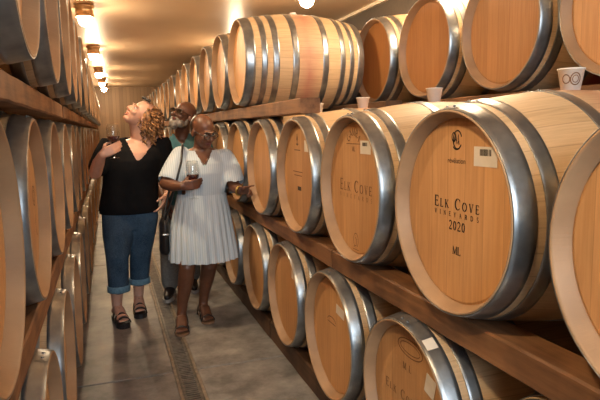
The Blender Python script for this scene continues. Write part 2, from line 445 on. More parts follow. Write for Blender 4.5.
def barrel(x, y, zc, label, group, left=False, detail=True, hoops=None, stain=0.0, bung=True):
    """x: plane of the front chime, zc: height of the axis"""
    rz = PI if left else 0.0
    if not detail:
        o = bpy.data.objects.new('wine_barrel', FAR); C.objects.link(o)
        o.location = (x, y, zc); o.rotation_euler = (0, 0, rz)
        return tag(o, label, 'barrel', group)
    t = empty('wine_barrel', (x, y, zc - RB), label, 'barrel', group, rz)
    s = child('staves', ME['staves'], t, (0, 0, RB)); s['stain'] = stain
    hf = child('head', ME['headf'], t, (0, 0, RB)); child('head', ME['headb'], t, (0, 0, RB))
    for h in (hoops or H6): child('hoop', h, t, (0, 0, RB))
    if bung: child('bung', ME['bung'], t, (0, 0, RB))
    t['_'] = 0; del t['_']
    return t, hf
ORD = ['first', 'second', 'third', 'fourth', 'fifth', 'sixth', 'seventh', 'eighth', 'ninth', 'tenth', 'eleventh', 'twelfth', 'thirteenth', 'fourteenth',
       'fifteenth', 'sixteenth', 'seventeenth', 'eighteenth', 'nineteenth', 'twentieth', 'twenty-first', 'twenty-second', 'twenty-third', 'twenty-fourth', 'twenty-fifth']
PITCHY = 0.724
ZL, ZM, ZU = EYE - 0.988, EYE - 0.258, EYE + 0.484
XR, XB = 0.9326, 1.907
NEAR = 7.2
heads = {}
def row(side, which, x, zc, y0, step, n, special, i0=0, detail_to=NEAR, stains=(), nobung=(), hoopset=None, jitter=0.0):
    g = 'oak barrels in the %s row of the %s rack' % (which, side)
    for i in range(n):
        y = y0 + step * i
        j = i + i0
        lb = special.get(j) or 'oak wine barrel, %s from the near end of the %s rack, %s row' % (ORD[j], side, which)
        xx = x + (rng.uniform(-jitter, jitter) if i > 3 else 0)
        dtl = y < detail_to
        r = barrel(xx, y, zc, lb, g, side == 'left', dtl, (hoopset or {}).get(j), 0.55 if j in stains else 0.0, j not in nobung)
        if dtl: heads[(side, which, j)] = r
YM, YLo, YU = 1.427, 1.690, 4.169
row('right', 'middle', XR, ZM, YM - PITCHY, PITCHY, 24, {
    0: 'oak barrel cut off by the right edge of the photo, middle row',
    1: 'largest oak barrel in view, its head stamped 2020 and ML',
    2: 'oak barrel with arched stamp over big faded lettering, left of the 2020 barrel',
    3: 'oak barrel with a small dark square stamp in the centre of its head',
    4: 'oak barrel that the woman in the pale dress points at'}, stains=(1, 2, 3), nobung=(1, 2, 3, 4), jitter=0.008)
row('right', 'bottom', XR, ZL, YLo - PITCHY, PITCHY, 23, {
    0: 'oak barrel under the 2020 barrel, out at the lower right corner',
    1: 'bottom row oak barrel with a white sticker on its front hoop',
    2: 'bottom row oak barrel with a tilted white paper tag at its right rim',
    3: 'bottom row oak barrel, third from the lower right of the photo',
    4: 'bottom row oak barrel nearest the bare legs of the woman in the dress'}, jitter=0.008)
row('right', 'upper front', XR, ZU, YU, PITCHY, 19, {
    0: 'oak barrel showing its whole pink stained side, last of the upper front row'}, stains=(0,), hoopset={0: H8}, jitter=0.008)
YB = 3.187
for i, (lb, st) in enumerate((('set back upper oak barrel cut off by the top right corner', 0), ('set back upper oak barrel second from the right edge, with a dark red side', 2.2),
                        ('set back upper oak barrel third from the right edge, in front of the dark ceiling', 0), ('set back upper oak barrel with a deep orange head behind the sideways barrel', 0),
                        ('set back upper oak barrel wholly behind the sideways barrel', 0))):
    _, hf_ = barrel(XB, YB + PITCHY * (i - 2), ZU, lb, 'oak barrels in the upper row behind the right rack', False, True, None, st)
    hf_['tone'] = (0.25, 0.5, 0.85, 1.3, 0.8)[i]
for i in range(8):
    barrel(XB, YM + PITCHY * (i - 1), ZM, 'oak wine barrel, %s of the middle row set back behind the right rack' % ORD[i], 'oak barrels in the middle row behind the right rack', False, False)
    barrel(XB, YLo + PITCHY * (i - 1), ZL, 'oak wine barrel, %s of the bottom row set back behind the right rack' % ORD[i], 'oak barrels in the bottom row behind the right rack', False, False)
row('left', 'middle', -0.225, ZM, 1.33, 0.745, 23, {
    0: 'oak barrel cut off by the left edge of the photo, middle row',
    1: 'oak barrel with faint vertical pen marks on its head, left rack'}, jitter=0.006)
row('left', 'bottom', -0.205, ZL, 1.82, 0.735, 22, {
    0: 'weathered oak barrel at the lower left corner with rivets on its hoop'}, jitter=0.006)
row('left', 'upper', -0.158, ZU, 0.79, 0.738, 24, {
    0: 'oak barrel at the top left corner, only its grey hoops showing'}, jitter=0.006)

# ------------------------------------------------------------------ rack beams
def beam(x0, x1, z0, z1, y0, y1, label, group, m):
    bm = bmesh.new()
    hx, hz, hy = (x1 - x0) / 2, (z1 - z0) / 2, (y1 - y0) / 2
    n = max(2, int((y1 - y0) / 0.12)); r = random.Random(hash((x0, y0, z0)) & 0xffff)
    rings = []
    c = 0.006
    for i in range(n + 1):
        y = -hy + 2 * hy * i / n
        jx, jz = r.uniform(-.0025, .0025), r.uniform(-.0015, .0015)
        pr = [(-hx + c, -hz), (hx - c, -hz), (hx, -hz + c), (hx, hz - c), (hx - c, hz), (-hx + c, hz), (-hx, hz - c), (-hx, -hz + c)]
        rings.append([bm.verts.new((px + jx, y, pz + (jz if pz < 0 else 0))) for px, pz in pr])
    for a, b in zip(rings, rings[1:]):
        for k in range(8): bm.faces.new((a[k], a[(k + 1) % 8], b[(k + 1) % 8], b[k]))
    bm.faces.new(rings[0][::-1]); bm.faces.new(rings[-1])
    bmesh.ops.recalc_face_normals(bm, faces=bm.faces)
    o = link('timber_beam', bm, m, None, False, ((x0 + x1) / 2, (y0 + y1) / 2, (z0 + z1) / 2))
    return tag(o, label, 'beam', group)
def lvl(zrow):                       # gap between two rows: top touches the barrels above
    return zrow - 0.3255
def joints(first, last, pieces):
    out = []
    for a, b in zip(pieces, pieces[1:]): out.append((a + 0.006, b - 0.006))
    return out
FX0, FX1 = 0.985, 1.10
BX0, BX1 = 1.665, 1.78
def run(x0, x1, z0, z1, cuts, where, m):
    for i, (a, b) in enumerate(joints(0, 0, cuts)):
        beam(x0, x1, z0, z1, a, b, 'rough timber beam, %s length of the %s' % (ORD[i], where), 'timber beams of the barrel racks', m)
run(FX0, FX1, EYE - 0.674, lvl(ZM), [0.25, 2.45, 4.9, 7.3, 9.7, 12.1, 14.5, 17.6], 'beam under the middle row at the front of the right rack', M['beam'])
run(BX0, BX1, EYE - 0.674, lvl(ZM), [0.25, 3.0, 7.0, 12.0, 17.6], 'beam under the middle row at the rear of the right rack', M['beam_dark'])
run(FX0, FX1, EYE + 0.075, lvl(ZU), [2.88, 5.4, 7.8, 10.2, 12.6, 15.0, 17.6], 'beam under the upper row at the front of the right rack', M['beam'])
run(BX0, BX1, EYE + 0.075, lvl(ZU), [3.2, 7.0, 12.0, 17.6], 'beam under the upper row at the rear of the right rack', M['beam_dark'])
run(1.96, 2.075, EYE + 0.075, lvl(ZU), [1.2, 3.02, 5.2, 7.0], 'beam under the set back upper barrels', M['beam'])
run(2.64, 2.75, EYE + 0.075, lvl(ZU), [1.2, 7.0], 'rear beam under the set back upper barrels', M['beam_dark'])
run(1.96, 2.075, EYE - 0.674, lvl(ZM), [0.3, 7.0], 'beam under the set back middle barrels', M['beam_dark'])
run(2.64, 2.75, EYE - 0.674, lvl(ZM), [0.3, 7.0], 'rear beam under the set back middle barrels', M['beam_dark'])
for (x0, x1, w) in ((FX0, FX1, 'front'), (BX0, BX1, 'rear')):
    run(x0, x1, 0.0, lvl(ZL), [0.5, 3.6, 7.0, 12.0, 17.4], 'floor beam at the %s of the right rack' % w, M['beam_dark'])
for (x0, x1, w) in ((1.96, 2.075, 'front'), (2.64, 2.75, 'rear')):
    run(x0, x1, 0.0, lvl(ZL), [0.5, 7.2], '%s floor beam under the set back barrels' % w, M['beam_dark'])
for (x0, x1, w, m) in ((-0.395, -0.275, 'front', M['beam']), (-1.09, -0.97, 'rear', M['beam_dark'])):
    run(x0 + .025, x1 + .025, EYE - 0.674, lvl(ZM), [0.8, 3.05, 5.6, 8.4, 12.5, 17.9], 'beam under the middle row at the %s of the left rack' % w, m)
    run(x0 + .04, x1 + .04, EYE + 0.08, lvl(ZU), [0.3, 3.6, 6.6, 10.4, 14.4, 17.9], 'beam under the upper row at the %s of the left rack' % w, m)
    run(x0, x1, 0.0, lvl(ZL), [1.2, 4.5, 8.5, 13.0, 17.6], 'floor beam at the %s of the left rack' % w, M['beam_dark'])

# ------------------------------------------------------------------ lettering on the heads
def arc(cx, cy, rx, ry, a0, a1, n=14):
    return [(cx + rx * math.cos(math.radians(a0 + (a1 - a0) * i / n)), cy + ry * math.sin(math.radians(a0 + (a1 - a0) * i / n))) for i in range(n + 1)]
K, H_ = 0.13, 0.06      # thick and hairline strokes
GL = {
    'E': (0.62, [([(.12, 0), (.12, 1)], K), ([(.02, .97), (.56, .97)], H_), ([(.56, 1), (.56, .80)], H_), ([(.12, .52), (.45, .52)], H_), ([(.45, .60), (.45, .44)], H_), ([(.02, .03), (.60, .03)], H_), ([(.60, 0), (.60, .22)], H_)]),
    'L': (0.60, [([(.12, 0), (.12, 1)], K), ([(0, .97), (.26, .97)], H_), ([(0, .03), (.57, .03)], H_), ([(.57, 0), (.57, .22)], H_)]),
    'K': (0.74, [([(.12, 0), (.12, 1)], K), ([(0, .97), (.25, .97)], H_), ([(0, .03), (.25, .03)], H_), ([(.62, .97), (.18, .45)], H_), ([(.28, .58), (.68, .02)], K), ([(.50, .97), (.72, .97)], H_), ([(.56, .03), (.78, .03)], H_)]),
    'C': (0.80, [(arc(.44, .5, .38, .48, 45, 125), H_), (arc(.44, .5, .36, .46, 110, 250), K), (arc(.44, .5, .38, .48, 235, 318), H_), ([(.74, .98), (.74, .72)], H_)]),
    'O': (0.88, [(arc(.44, .5, .36, .46, 110, 250), K), (arc(.44, .5, .36, .46, -70, 70), K), (arc(.44, .5, .37, .47, 60, 120), H_), (arc(.44, .5, .37, .47, 240, 300), H_)]),
    'V': (0.80, [([(.10, .97), (.40, .02)], K), ([(.40, .02), (.68, .97)], H_), ([(0, .97), (.24, .97)], H_), ([(.56, .97), (.80, .97)], H_)]),
    'I': (0.30, [([(.15, 0), (.15, 1)], K), ([(.02, .97), (.28, .97)], H_), ([(.02, .03), (.28, .03)], H_)]),
    'N': (0.84, [([(.12, 0), (.12, 1)], H_), ([(.12, .97), (.70, .03)], K), ([(.70, 0), (.70, 1)], H_), ([(.0, .03), (.24, .03)], H_), ([(.58, .97), (.82, .97)], H_)]),
    'Y': (0.74, [([(.08, .97), (.38, .45)], K), ([(.66, .97), (.38, .45)], H_), ([(.38, 0), (.38, .48)], K), ([(0, .97), (.2, .97)], H_), ([(.56, .97), (.76, .97)], H_), ([(.25, .03), (.5, .03)], H_)]),
    'A': (0.80, [([(.10, .03), (.38, .98)], H_), ([(.36, .98), (.68, .03)], K), ([(.20, .35), (.56, .35)], H_), ([(0, .03), (.22, .03)], H_), ([(.56, .03), (.80, .03)], H_)]),
    'R': (0.74, [([(.12, 0), (.12, 1)], K), ([(0, .03), (.25, .03)], H_), (arc(.30, .73, .26, .24, 90, -90), K), ([(.0, .97), (.32, .97)], H_), ([(.12, .49), (.32, .49)], H_), ([(.34, .49), (.68, .02)], K)]),
    'D': (0.84, [([(.12, 0), (.12, 1)], K), (arc(.30, .5, .44, .47, 90, -90), K), ([(0, .97), (.32, .97)], H_), ([(0, .03), (.32, .03)], H_)]),
    'S': (0.60, [(arc(.30, .74, .20, .23, 30, 270, 12), .09), (arc(.30, .27, .22, .24, 90, -150, 12), .09)]),
    'G': (0.84, [(arc(.44, .5, .38, .48, 45, 125), H_), (arc(.44, .5, .36, .46, 110, 250), K), (arc(.44, .5, .38, .48, 235, 320), H_), ([(.72, .08), (.72, .45)], K), ([(.56, .45), (.82, .45)], H_)]),
    'M': (0.98, [([(.12, 0), (.14, 1)], H_), ([(.14, .97), (.46, .05)], K), ([(.46, .05), (.80, .97)], H_), ([(.82, 0), (.80, 1)], K), ([(0, .03), (.24, .03)], H_), ([(.70, .03), (.95, .03)], H_)]),
    'B': (0.70, [([(.12, 0), (.12, 1)], K), (arc(.30, .74, .24, .23, 90, -90), K), (arc(.30, .26, .28, .25, 90, -90), K), ([(0, .97), (.32, .97)], H_), ([(0, .03), (.32, .03)], H_), ([(.12, .5), (.32, .5)], H_)]),
    '2': (0.62, [(arc(.28, .70, .22, .27, 160, -20, 12), .11), ([(.49, .62), (.06, .06)], .09), ([(.06, .05), (.54, .05)], .11), ([(.54, .02), (.54, .2)], H_)]),
    '0': (0.62, [(arc(.30, .5, .21, .46, 110, 250), K), (arc(.30, .5, .21, .46, -70, 70), K), (arc(.30, .5, .22, .47, 60, 120), H_), (arc(.30, .5, .22, .47, 240, 300), H_)]),
    ' ': (0.42, []),
}
def stroke(bm, pts, w, tf):
    """a flat ribbon along pts (2D), pushed to 3D by tf"""
    P = [Vector(p) for p in pts]
    lft, rgt = [], []
    for i, p in enumerate(P):
        d = (P[min(i + 1, len(P) - 1)] - P[max(i - 1, 0)]).normalized(); nrm = Vector((-d.y, d.x)) * w / 2
        lft.append(bm.verts.new(tf(p + nrm))); rgt.append(bm.verts.new(tf(p - nrm)))
    for i in range(len(P) - 1):
        bm.faces.new((lft[i], rgt[i], rgt[i + 1], lft[i + 1]))
HX = 0.0412              # just proud of the head boards
def tfm(y0, z0):         # text right is local -y, text up is +z
    return lambda p: (HX, y0 - p[0], z0 + p[1])
def text_width(s, hs, gap):
    return sum(GL[c][0] * h for c, h in zip(s, hs)) + gap * (len(s) - 1)
def write(bm, s, hs, base, width=None, y=0.0, gap=0.1, bold=1.0):
    g = gap * max(hs)
    raw = text_width(s, hs, 0)
    if width is not None: g = (width - raw) / (len(s) - 1)
    tot = raw + g * (len(s) - 1); x = -tot / 2
    for c, h in zip(s, hs):
        for pts, w in GL[c][1]:
            stroke(bm, [(x + px * h, base + py * h) for px, py in pts], w * h * bold, tfm(y, 0))
        x += GL[c][0] * h + g
def sheet(bm, y0, z0, y1, z1, x=HX, t=0.0006, tilt=0.0):
    c = Vector(((y0 + y1) / 2, (z0 + z1) / 2)); v = []
    for yy, zz in ((y0, z0), (y1, z0), (y1, z1), (y0, z1)):
        d = Vector((yy, zz)) - c; d.rotate(Matrix.Rotation(tilt, 2)); v.append(c + d)
    A = [bm.verts.new((x, p.x, p.y)) for p in v]; B = [bm.verts.new((x - t, p.x, p.y)) for p in v]
    bm.faces.new(B)
    for k in range(4): bm.faces.new((A[k], A[(k + 1) % 4], B[(k + 1) % 4], B[k]))
    bmesh.ops.recalc_face_normals(bm, faces=bm.faces)
def small_text(bm, body, size, y, z, bold=0.0):
    cu = bpy.data.curves.new('t', 'FONT'); cu.body = body; cu.size = size; cu.align_x = 'CENTER'; cu.offset = bold
    ob = bpy.data.objects.new('t', cu); C.objects.link(ob)
    dg = bpy.context.evaluated_depsgraph_get(); dg.update()
    me = bpy.data.meshes.new_from_object(ob.evaluated_get(dg))
    for v in me.vertices: v.co = Vector((HX, y - v.co.x, z + v.co.y))
    bm.from_mesh(me); bpy.data.objects.remove(ob); bpy.data.curves.remove(cu); bpy.data.meshes.remove(me)
def lettering(head, bm, ink, label):
    for f in bm.faces: f.smooth = False
    o = link('lettering', bm, ink, head, False); o['label'] = label; return o
def paper(head, y0, z0, y1, z1, label, bars=True, tilt=0.0):
    bm = bmesh.new(); sheet(bm, y0, z0, y1, z1, HX, 0.0006, tilt); o = link('paper_tag', bm, M['paper'], head, False); o['label'] = label
    return o
def barcode(head, y0, z0, y1, z1, n=9):
    bm = bmesh.new(); r = random.Random(5); w = (y1 - y0) / n
    for k in range(n):
        a = y0 + k * w; sheet(bm, a, z0, a + w * r.uniform(.35, .8), z1, HX - 0.0008, 0.0002)
    link('barcode', bm, M['ink'], head, False)
# the large 2020 barrel
h = heads[('right', 'middle', 1)][1]
bm = bmesh.new()
write(bm, 'ELK COVE', [.034, .026, .026, .03, .034, .026, .026, .026], 0.006, 0.226, bold=1.35)
lettering(h, bm, M['ink'], 'black winery name in small capitals')
bm = bmesh.new(); write(bm, 'VINEYARDS', [.0145] * 9, -0.017, 0.224, bold=1.5)
lettering(h, bm, M['ink'], 'smaller spaced black capitals')
bm = bmesh.new(); write(bm, '2020', [.028] * 4, -0.057, 0.082, y=-0.008, bold=1.3); o = lettering(h, bm, M['ink'], 'black year stamp'); o.name = 'year_stamp'
bm = bmesh.new(); write(bm, 'ML', [.025] * 2, -0.130, None, y=-0.008, gap=0.06, bold=1.35); o = lettering(h, bm, M['ink'], 'two black capitals'); o.name = 'letter_stamp'
bm = bmesh.new(); small_text(bm, 'r\u00e9v\u00e9lation', 0.0225, 0.0, 0.145); o = lettering(h, bm, M['ink'], 'small black lower case word'); o.name = 'word_stamp'
# a looping monogram above the small word
bm = bmesh.new(); tf = tfm(0, 0.214)
stroke(bm, arc(0.004, 0, .021, .027, 20, 330, 30), .0048, tf)
stroke(bm, arc(-0.014, 0.008, .010, .013, 0, 360, 24), .0042, tf)
stroke(bm, [(-.016, -.012), (-.006, .016), (0, -.006), (.008, .016), (.012, -.014)], .0045, tf)
stroke(bm, arc(0.0, -.018, .017, .010, 190, 350, 14), .004, tf)
stroke(bm, [(-.004, .010), (.002, -.012), (.012, -.002)], .004, tf)
o = lettering(h, bm, M['ink'], 'black looping monogram'); o.name = 'monogram'
pt = paper(h, -0.085, 0.142, -0.186, 0.197, 'white paper tag with a small barcode')
barcode(pt, -0.112, 0.172, -0.162, 0.190)
# the barrel to its left
h = heads[('right', 'middle', 2)][1]
bm = bmesh.new()
write(bm, 'ELK COVE', [.050, .037, .037, .04, .050, .037, .037, .037], -0.016, 0.315, bold=1.15)
lettering(h, bm, M['ink_faint'], 'faded brown winery stamp')
bm = bmesh.new(); write(bm, 'VINEYARDS', [.018] * 9, -0.045, 0.320, bold=1.0)
lettering(h, bm, M['ink_faint'], 'faded brown winery stamp')
bm = bmesh.new()
for k, c in enumerate('GAMBA'):
    a = math.radians(150 - 30 * k); cx, cy = .060 * math.cos(a), .052 * math.sin(a)
    rot = Matrix.Rotation(a - PI / 2, 2)
    for pts, w in GL[c][1]:
        q = []
        for px, py in pts:
            v = rot @ Vector(((px - GL[c][0] / 2) * .032, (py - .5) * .032)); q.append((cx + v.x, cy + v.y))
        stroke(bm, q, w * .036, tfm(0.012, 0.185))
stroke(bm, [(-.075, 0), (.075, 0)], .003, tfm(0.012, 0.187))
lettering(h, bm, M['ink_faint'], 'brown arched cooper stamp').name = 'arched_stamp'
bm = bmesh.new(); write(bm, 'ML', [.020] * 2, 0.156, None, y=0.014, gap=.06, bold=1.2); lettering(h, bm, M['ink_faint'], 'two small brown capitals').name = 'letter_stamp'
bm = bmesh.new()
tf = tfm(-0.005, -0.22)
stroke(bm, arc(0, 0, .024, .03, -60, 240, 24), .003, tf); stroke(bm, [(-.022, -.03), (.004, -.022), (.008, .004), (-.008, .012)], .003, tf)
stroke(bm, [(-.03, -.040), (.03, -.040)], .0025, tf)
lettering(h, bm, M['ink_faint'], 'small brown leaf mark').name = 'leaf_mark'
pt = paper(h, -0.055, 0.148, -0.150, 0.202, 'white paper tag'); barcode(pt, -0.075, 0.180, -0.120, 0.194)
# the third barrel
h = heads[('right', 'middle', 3)][1]
bm = bmesh.new()
tf = tfm(0.03, 0.19)
stroke(bm, [(0, -.03), (0, .035)], .007, tf); stroke(bm, [(-.02, -.02), (.02, -.02)], .005, tf); stroke(bm, [(-.012, .0), (0, .03), (.012, .0)], .005, tf)
stroke(bm, [(-.05, -.052), (.05, -.052)], .004, tf)
stroke(bm, [(-.03, 0), (.03, 0)], .022, tfm(0.005, -0.070))
lettering(h, bm, M['ink'], 'dark tower mark and small square stamp')
bm = bmesh.new()
stroke(bm, [(-.09, 0), (.07, 0)], .005, tfm(0.02, 0.02)); stroke(bm, [(-.07, 0), (.06, 0)], .005, tfm(0.02, 0.0))
lettering(h, bm, M['ink_faint'], 'two faint lines of print')
paper(h, -0.088, 0.133, -0.145, 0.192, 'white paper tag')
# bottom row
h = heads[('right', 'bottom', 1)][1]
bm = bmesh.new()
stroke(bm, arc(0, 0, .085, .032, 0, 360, 36), .004, tfm(0.0, 0.20)); stroke(bm, arc(0, 0, .068, .02, 0, 360, 36), .003, tfm(0.0, 0.20))
write(bm, 'ELK COVE', [.036, .027, .027, .03, .036, .027, .027, .027], -0.01, 0.24, y=0.06)
write(bm, 'ML', [.026] * 2, 0.112, 0.06, y=0.02)
lettering(h, bm, M['ink_faint'], 'faded oval stamp and lettering')
paper(h, -0.105, 0.085, -0.165, 0.155, 'torn white paper tag', tilt=0.25)
st_bm = bmesh.new()
aa = [PI / 2 - 0.42 - 0.035 * k for k in range(5)]
pr = [[st_bm.verts.new((x, (rad(x) + .0036) * -math.cos(a) * -1, (rad(x) + .0036) * math.sin(a))) for x in (.012, .05)] for a in [PI - q for q in aa]]
for a, b in zip(pr, pr[1:]): st_bm.faces.new((a[0], a[1], b[1], b[0]))
hoop_o = [c for c in heads[('right', 'bottom', 1)][0].children if c.name.startswith('hoop')][0]
so = link('sticker', st_bm, M['paper'], hoop_o); so['label'] = 'small white sticker'
h = heads[('right', 'bottom', 2)][1]
bm = bmesh.new(); stroke(bm, arc(0, 0, .05, .02, 0, 180, 20), .004, tfm(0.02, 0.06)); stroke(bm, [(-.05, 0), (.05, 0)], .004, tfm(0.02, 0.05))
lettering(h, bm, M['ink_faint'], 'faint arched mark')
paper(h, -0.04, 0.115, -0.135, 0.160, 'tilted white paper tag', tilt=0.12)
h = heads[('right', 'bottom', 3)][1]
paper(h, -0.085, 0.115, -0.16, 0.165, 'white paper tag', tilt=0.1)
h = heads[('left', 'middle', 1)][1]
bm = bmesh.new()
stroke(bm, arc(0, 0, .03, .035, 0, 330, 20), .004, tfm(-0.17, 0.03)); stroke(bm, arc(0, 0, .018, .02, 0, 360, 20), .003, tfm(-0.17, 0.03)); stroke(bm, [(-.02, -.1), (.015, -.07), (.0, -.12), (.02, -.15)], .004, tfm(-0.17, 0.03))
lettering(h, bm, M['ink'], 'thin dark pen marks')

# cups standing upside over the bungs
def cup(x, y, z, label, s=1.0, printed=False):
    t = empty('plastic_cup', (x, y, z), label, 'cup', 'small cups standing on the barrel bungs')
    bm = bmesh.new()
    revolve_z(bm, [(0.001, 0), (0.026 * s, 0), (0.036 * s, 0.058 * s), (0.038 * s, 0.058 * s), (0.038 * s, 0.062 * s), (0.034 * s, 0.062 * s), (0.024 * s, 0.004), (0.001, 0.004)], 28)
    link('cup_wall', bm, M['cup'], t)
    if printed:
        bm = bmesh.new()
        for a0, rr_, wd_ in ((-1.95, .015, .0035), (-1.95, .009, .0025), (-2.75, .011, .003)):
            pts = arc(0, 0, rr_, rr_ * 1.2, 0, 360, 24)
            def on_wall(p):
                z = .031 * s + p[1]; R_ = (.026 + .010 * z / (.058 * s)) * s + .0006
                return (R_ * math.cos(a0 + p[0] / R_), R_ * math.sin(a0 + p[0] / R_), z)
            stroke(bm, pts, wd_, on_wall)
        o = link('printed_mark', bm, M['ink_faint'], t); o['label'] = 'faded round printed mark'
zc = ZM + RB
cup(1.40, 1.439, zc, 'printed white cup on top of the 2020 barrel, under the set back barrels', 1.1, True)
cup(1.385, 2.205, zc, 'white cup on the barrel just left of the 2020 barrel')
cup(1.385, 2.945, zc, 'white cup on the barrel left of the arched stamp, past the beam end')
cup(1.385, 3.66, zc, 'white cup tucked behind the end of the upper beam')

# ------------------------------------------------------------------ people
def V(*a): return Vector(a)
def chain(bm, pts, radii, seg=14, flat=None):
    """a tapered tube with rounded ends along pts; flat=(direction, factor) squashes it along a direction"""
    pts = [Vector(p) for p in pts]; rings = []
    n = len(pts)
    def frame(d):
        a = d.cross(V(0, 1, 0.13)); a = a if a.length > 1e-3 else d.cross(V(1, 0, 0)); a.normalize(); return a, d.cross(a).normalized()
    P, R, D = [], [], []
    d0 = (pts[1] - pts[0]).normalized(); d1 = (pts[-1] - pts[-2]).normalized()
    for t in (80, 55, 28): P.append(pts[0] - d0 * radii[0] * math.sin(math.radians(t))); R.append(radii[0] * math.cos(math.radians(t))); D.append(d0)
    for i in range(n):
        d = (pts[min(i + 1, n - 1)] - pts[max(i - 1, 0)]).normalized(); P.append(pts[i]); R.append(radii[i]); D.append(d)
    for t in (28, 55, 80): P.append(pts[-1] + d1 * radii[-1] * math.sin(math.radians(t))); R.append(radii[-1] * math.cos(math.radians(t))); D.append(d1)
    pa = None
    for p, r, d in zip(P, R, D):
        if pa is None: a, b = frame(d)
        else:
            a = (pa - d * pa.dot(d)).normalized(); b = d.cross(a)
        pa = a; ring = []
        for k in range(seg):
            o = (a * math.cos(2 * PI * k / seg) + b * math.sin(2 * PI * k / seg)) * r
            if flat: o = o - flat[0] * o.dot(flat[0]) * (1 - flat[1])
            ring.append(bm.verts.new(p + o))
        rings.append(ring)
    for x, y in zip(rings, rings[1:]):
        for k in range(seg): bm.faces.new((x[k], x[(k + 1) % seg], y[(k + 1) % seg], y[k]))
    bm.faces.new(rings[0][::-1]); bm.faces.new(rings[-1])
def ell(bm, c, r, rot=None, sub=3):
    mt = Matrix.Translation(Vector(c)) @ (rot.to_4x4() if rot else Matrix.Identity(4)) @ Matrix.Diagonal((r[0], r[1], r[2], 1))
    bmesh.ops.create_icosphere(bm, subdivisions=sub, radius=1, matrix=mt)
def loft(bm, rings, seg=40, ripple=None):
    """rings: (cx, cy, z, rx, ry)"""
    rs = []
    for i, (cx, cy, z, rx, ry) in enumerate(rings):
        ring = []
        for k in range(seg):
            a = 2 * PI * k / seg; m_ = 1 + (ripple(i, a) if ripple else 0)
            ring.append(bm.verts.new((cx + rx * math.cos(a) * m_, cy + ry * math.sin(a) * m_, z)))
        rs.append(ring)
    for a, b in zip(rs, rs[1:]):
        for k in range(seg): bm.faces.new((a[k], a[(k + 1) % seg], b[(k + 1) % seg], b[k]))
    bm.faces.new(rs[0][::-1]); bm.faces.new(rs[-1])
    return rs
def fuse(name, bm, m, parent, voxel=0.006, smooth=4, cut=None, factor=0.5):
    """one continuous skin over everything in bm"""
    bmesh.ops.recalc_face_normals(bm, faces=bm.faces)
    me = bpy.data.meshes.new('raw'); bm.to_mesh(me); bm.free()
    ob = bpy.data.objects.new('raw', me); C.objects.link(ob)
    md = ob.modifiers.new('r', 'REMESH'); md.mode = 'VOXEL'; md.voxel_size = voxel
    sm = ob.modifiers.new('s', 'SMOOTH'); sm.iterations = smooth; sm.factor = factor
    dg = bpy.context.evaluated_depsgraph_get(); dg.update()
    out = bpy.data.meshes.new_from_object(ob.evaluated_get(dg))
    bpy.data.objects.remove(ob); bpy.data.meshes.remove(me)
    b2 = bmesh.new(); b2.from_mesh(out); bpy.data.meshes.remove(out)
    if cut:
        bmesh.ops.delete(b2, geom=[v for v in b2.verts if cut(v.co)], context='VERTS')
        edge = [v for v in b2.verts if v.is_boundary]
        for _ in range(8): bmesh.ops.smooth_vert(b2, verts=edge, factor=0.5, use_axis_x=True, use_axis_y=True, use_axis_z=True)
    return put(name, b2, m, parent)
def put(name, bm, m, parent, smooth=True):
    """parts are modelled in world coordinates and hung on their Empty"""
    w = Vector(parent.location); q = parent.parent
    while q is not None: w += Vector(q.location); q = q.parent
    bmesh.ops.translate(bm, verts=bm.verts, vec=-w)
    return link(name, bm, m, parent, smooth)
def headframe(facing, up):
    y = -Vector(facing).normalized(); z = Vector(up); z = (z - y * z.dot(y)).normalized(); x = y.cross(z)
    return Matrix((x, y, z)).transposed()
def head_shape(bm, c, R, s=1.0, mouth_open=0.0, nose=1.0, jaw=1.0):
    c = Vector(c)
    T = lambda p: c + R @ (Vector(p) * s)
    def e(p, r): ell(bm, T(p), [q * s for q in r], R)
    e((0, .018, .032), (.074, .094, .086)); e((0, -.028, -.028), (.062 * jaw, .062, .084))
    e((0, -.050, -.086 - mouth_open * .4), (.036 * jaw, .034, .026)); e((0, -.005, -.055), (.058 * jaw, .055, .05))
    e((0, -.078, .020), (.048, .016, .011))
    for sx in (-1, 1):
        e((sx * .036, -.066, -.026), (.025, .024, .024)); e((sx * .076, .012, -.012), (.010, .019, .032)); e((sx * .013 * nose, -.094, -.030), (.010 * nose, .012, .008))
    chain(bm, [T((0, -.084, .010)), T((0, -.096, -.008)), T((0, -.106, -.026))], [.009 * s, .011 * s, .013 * s * nose])
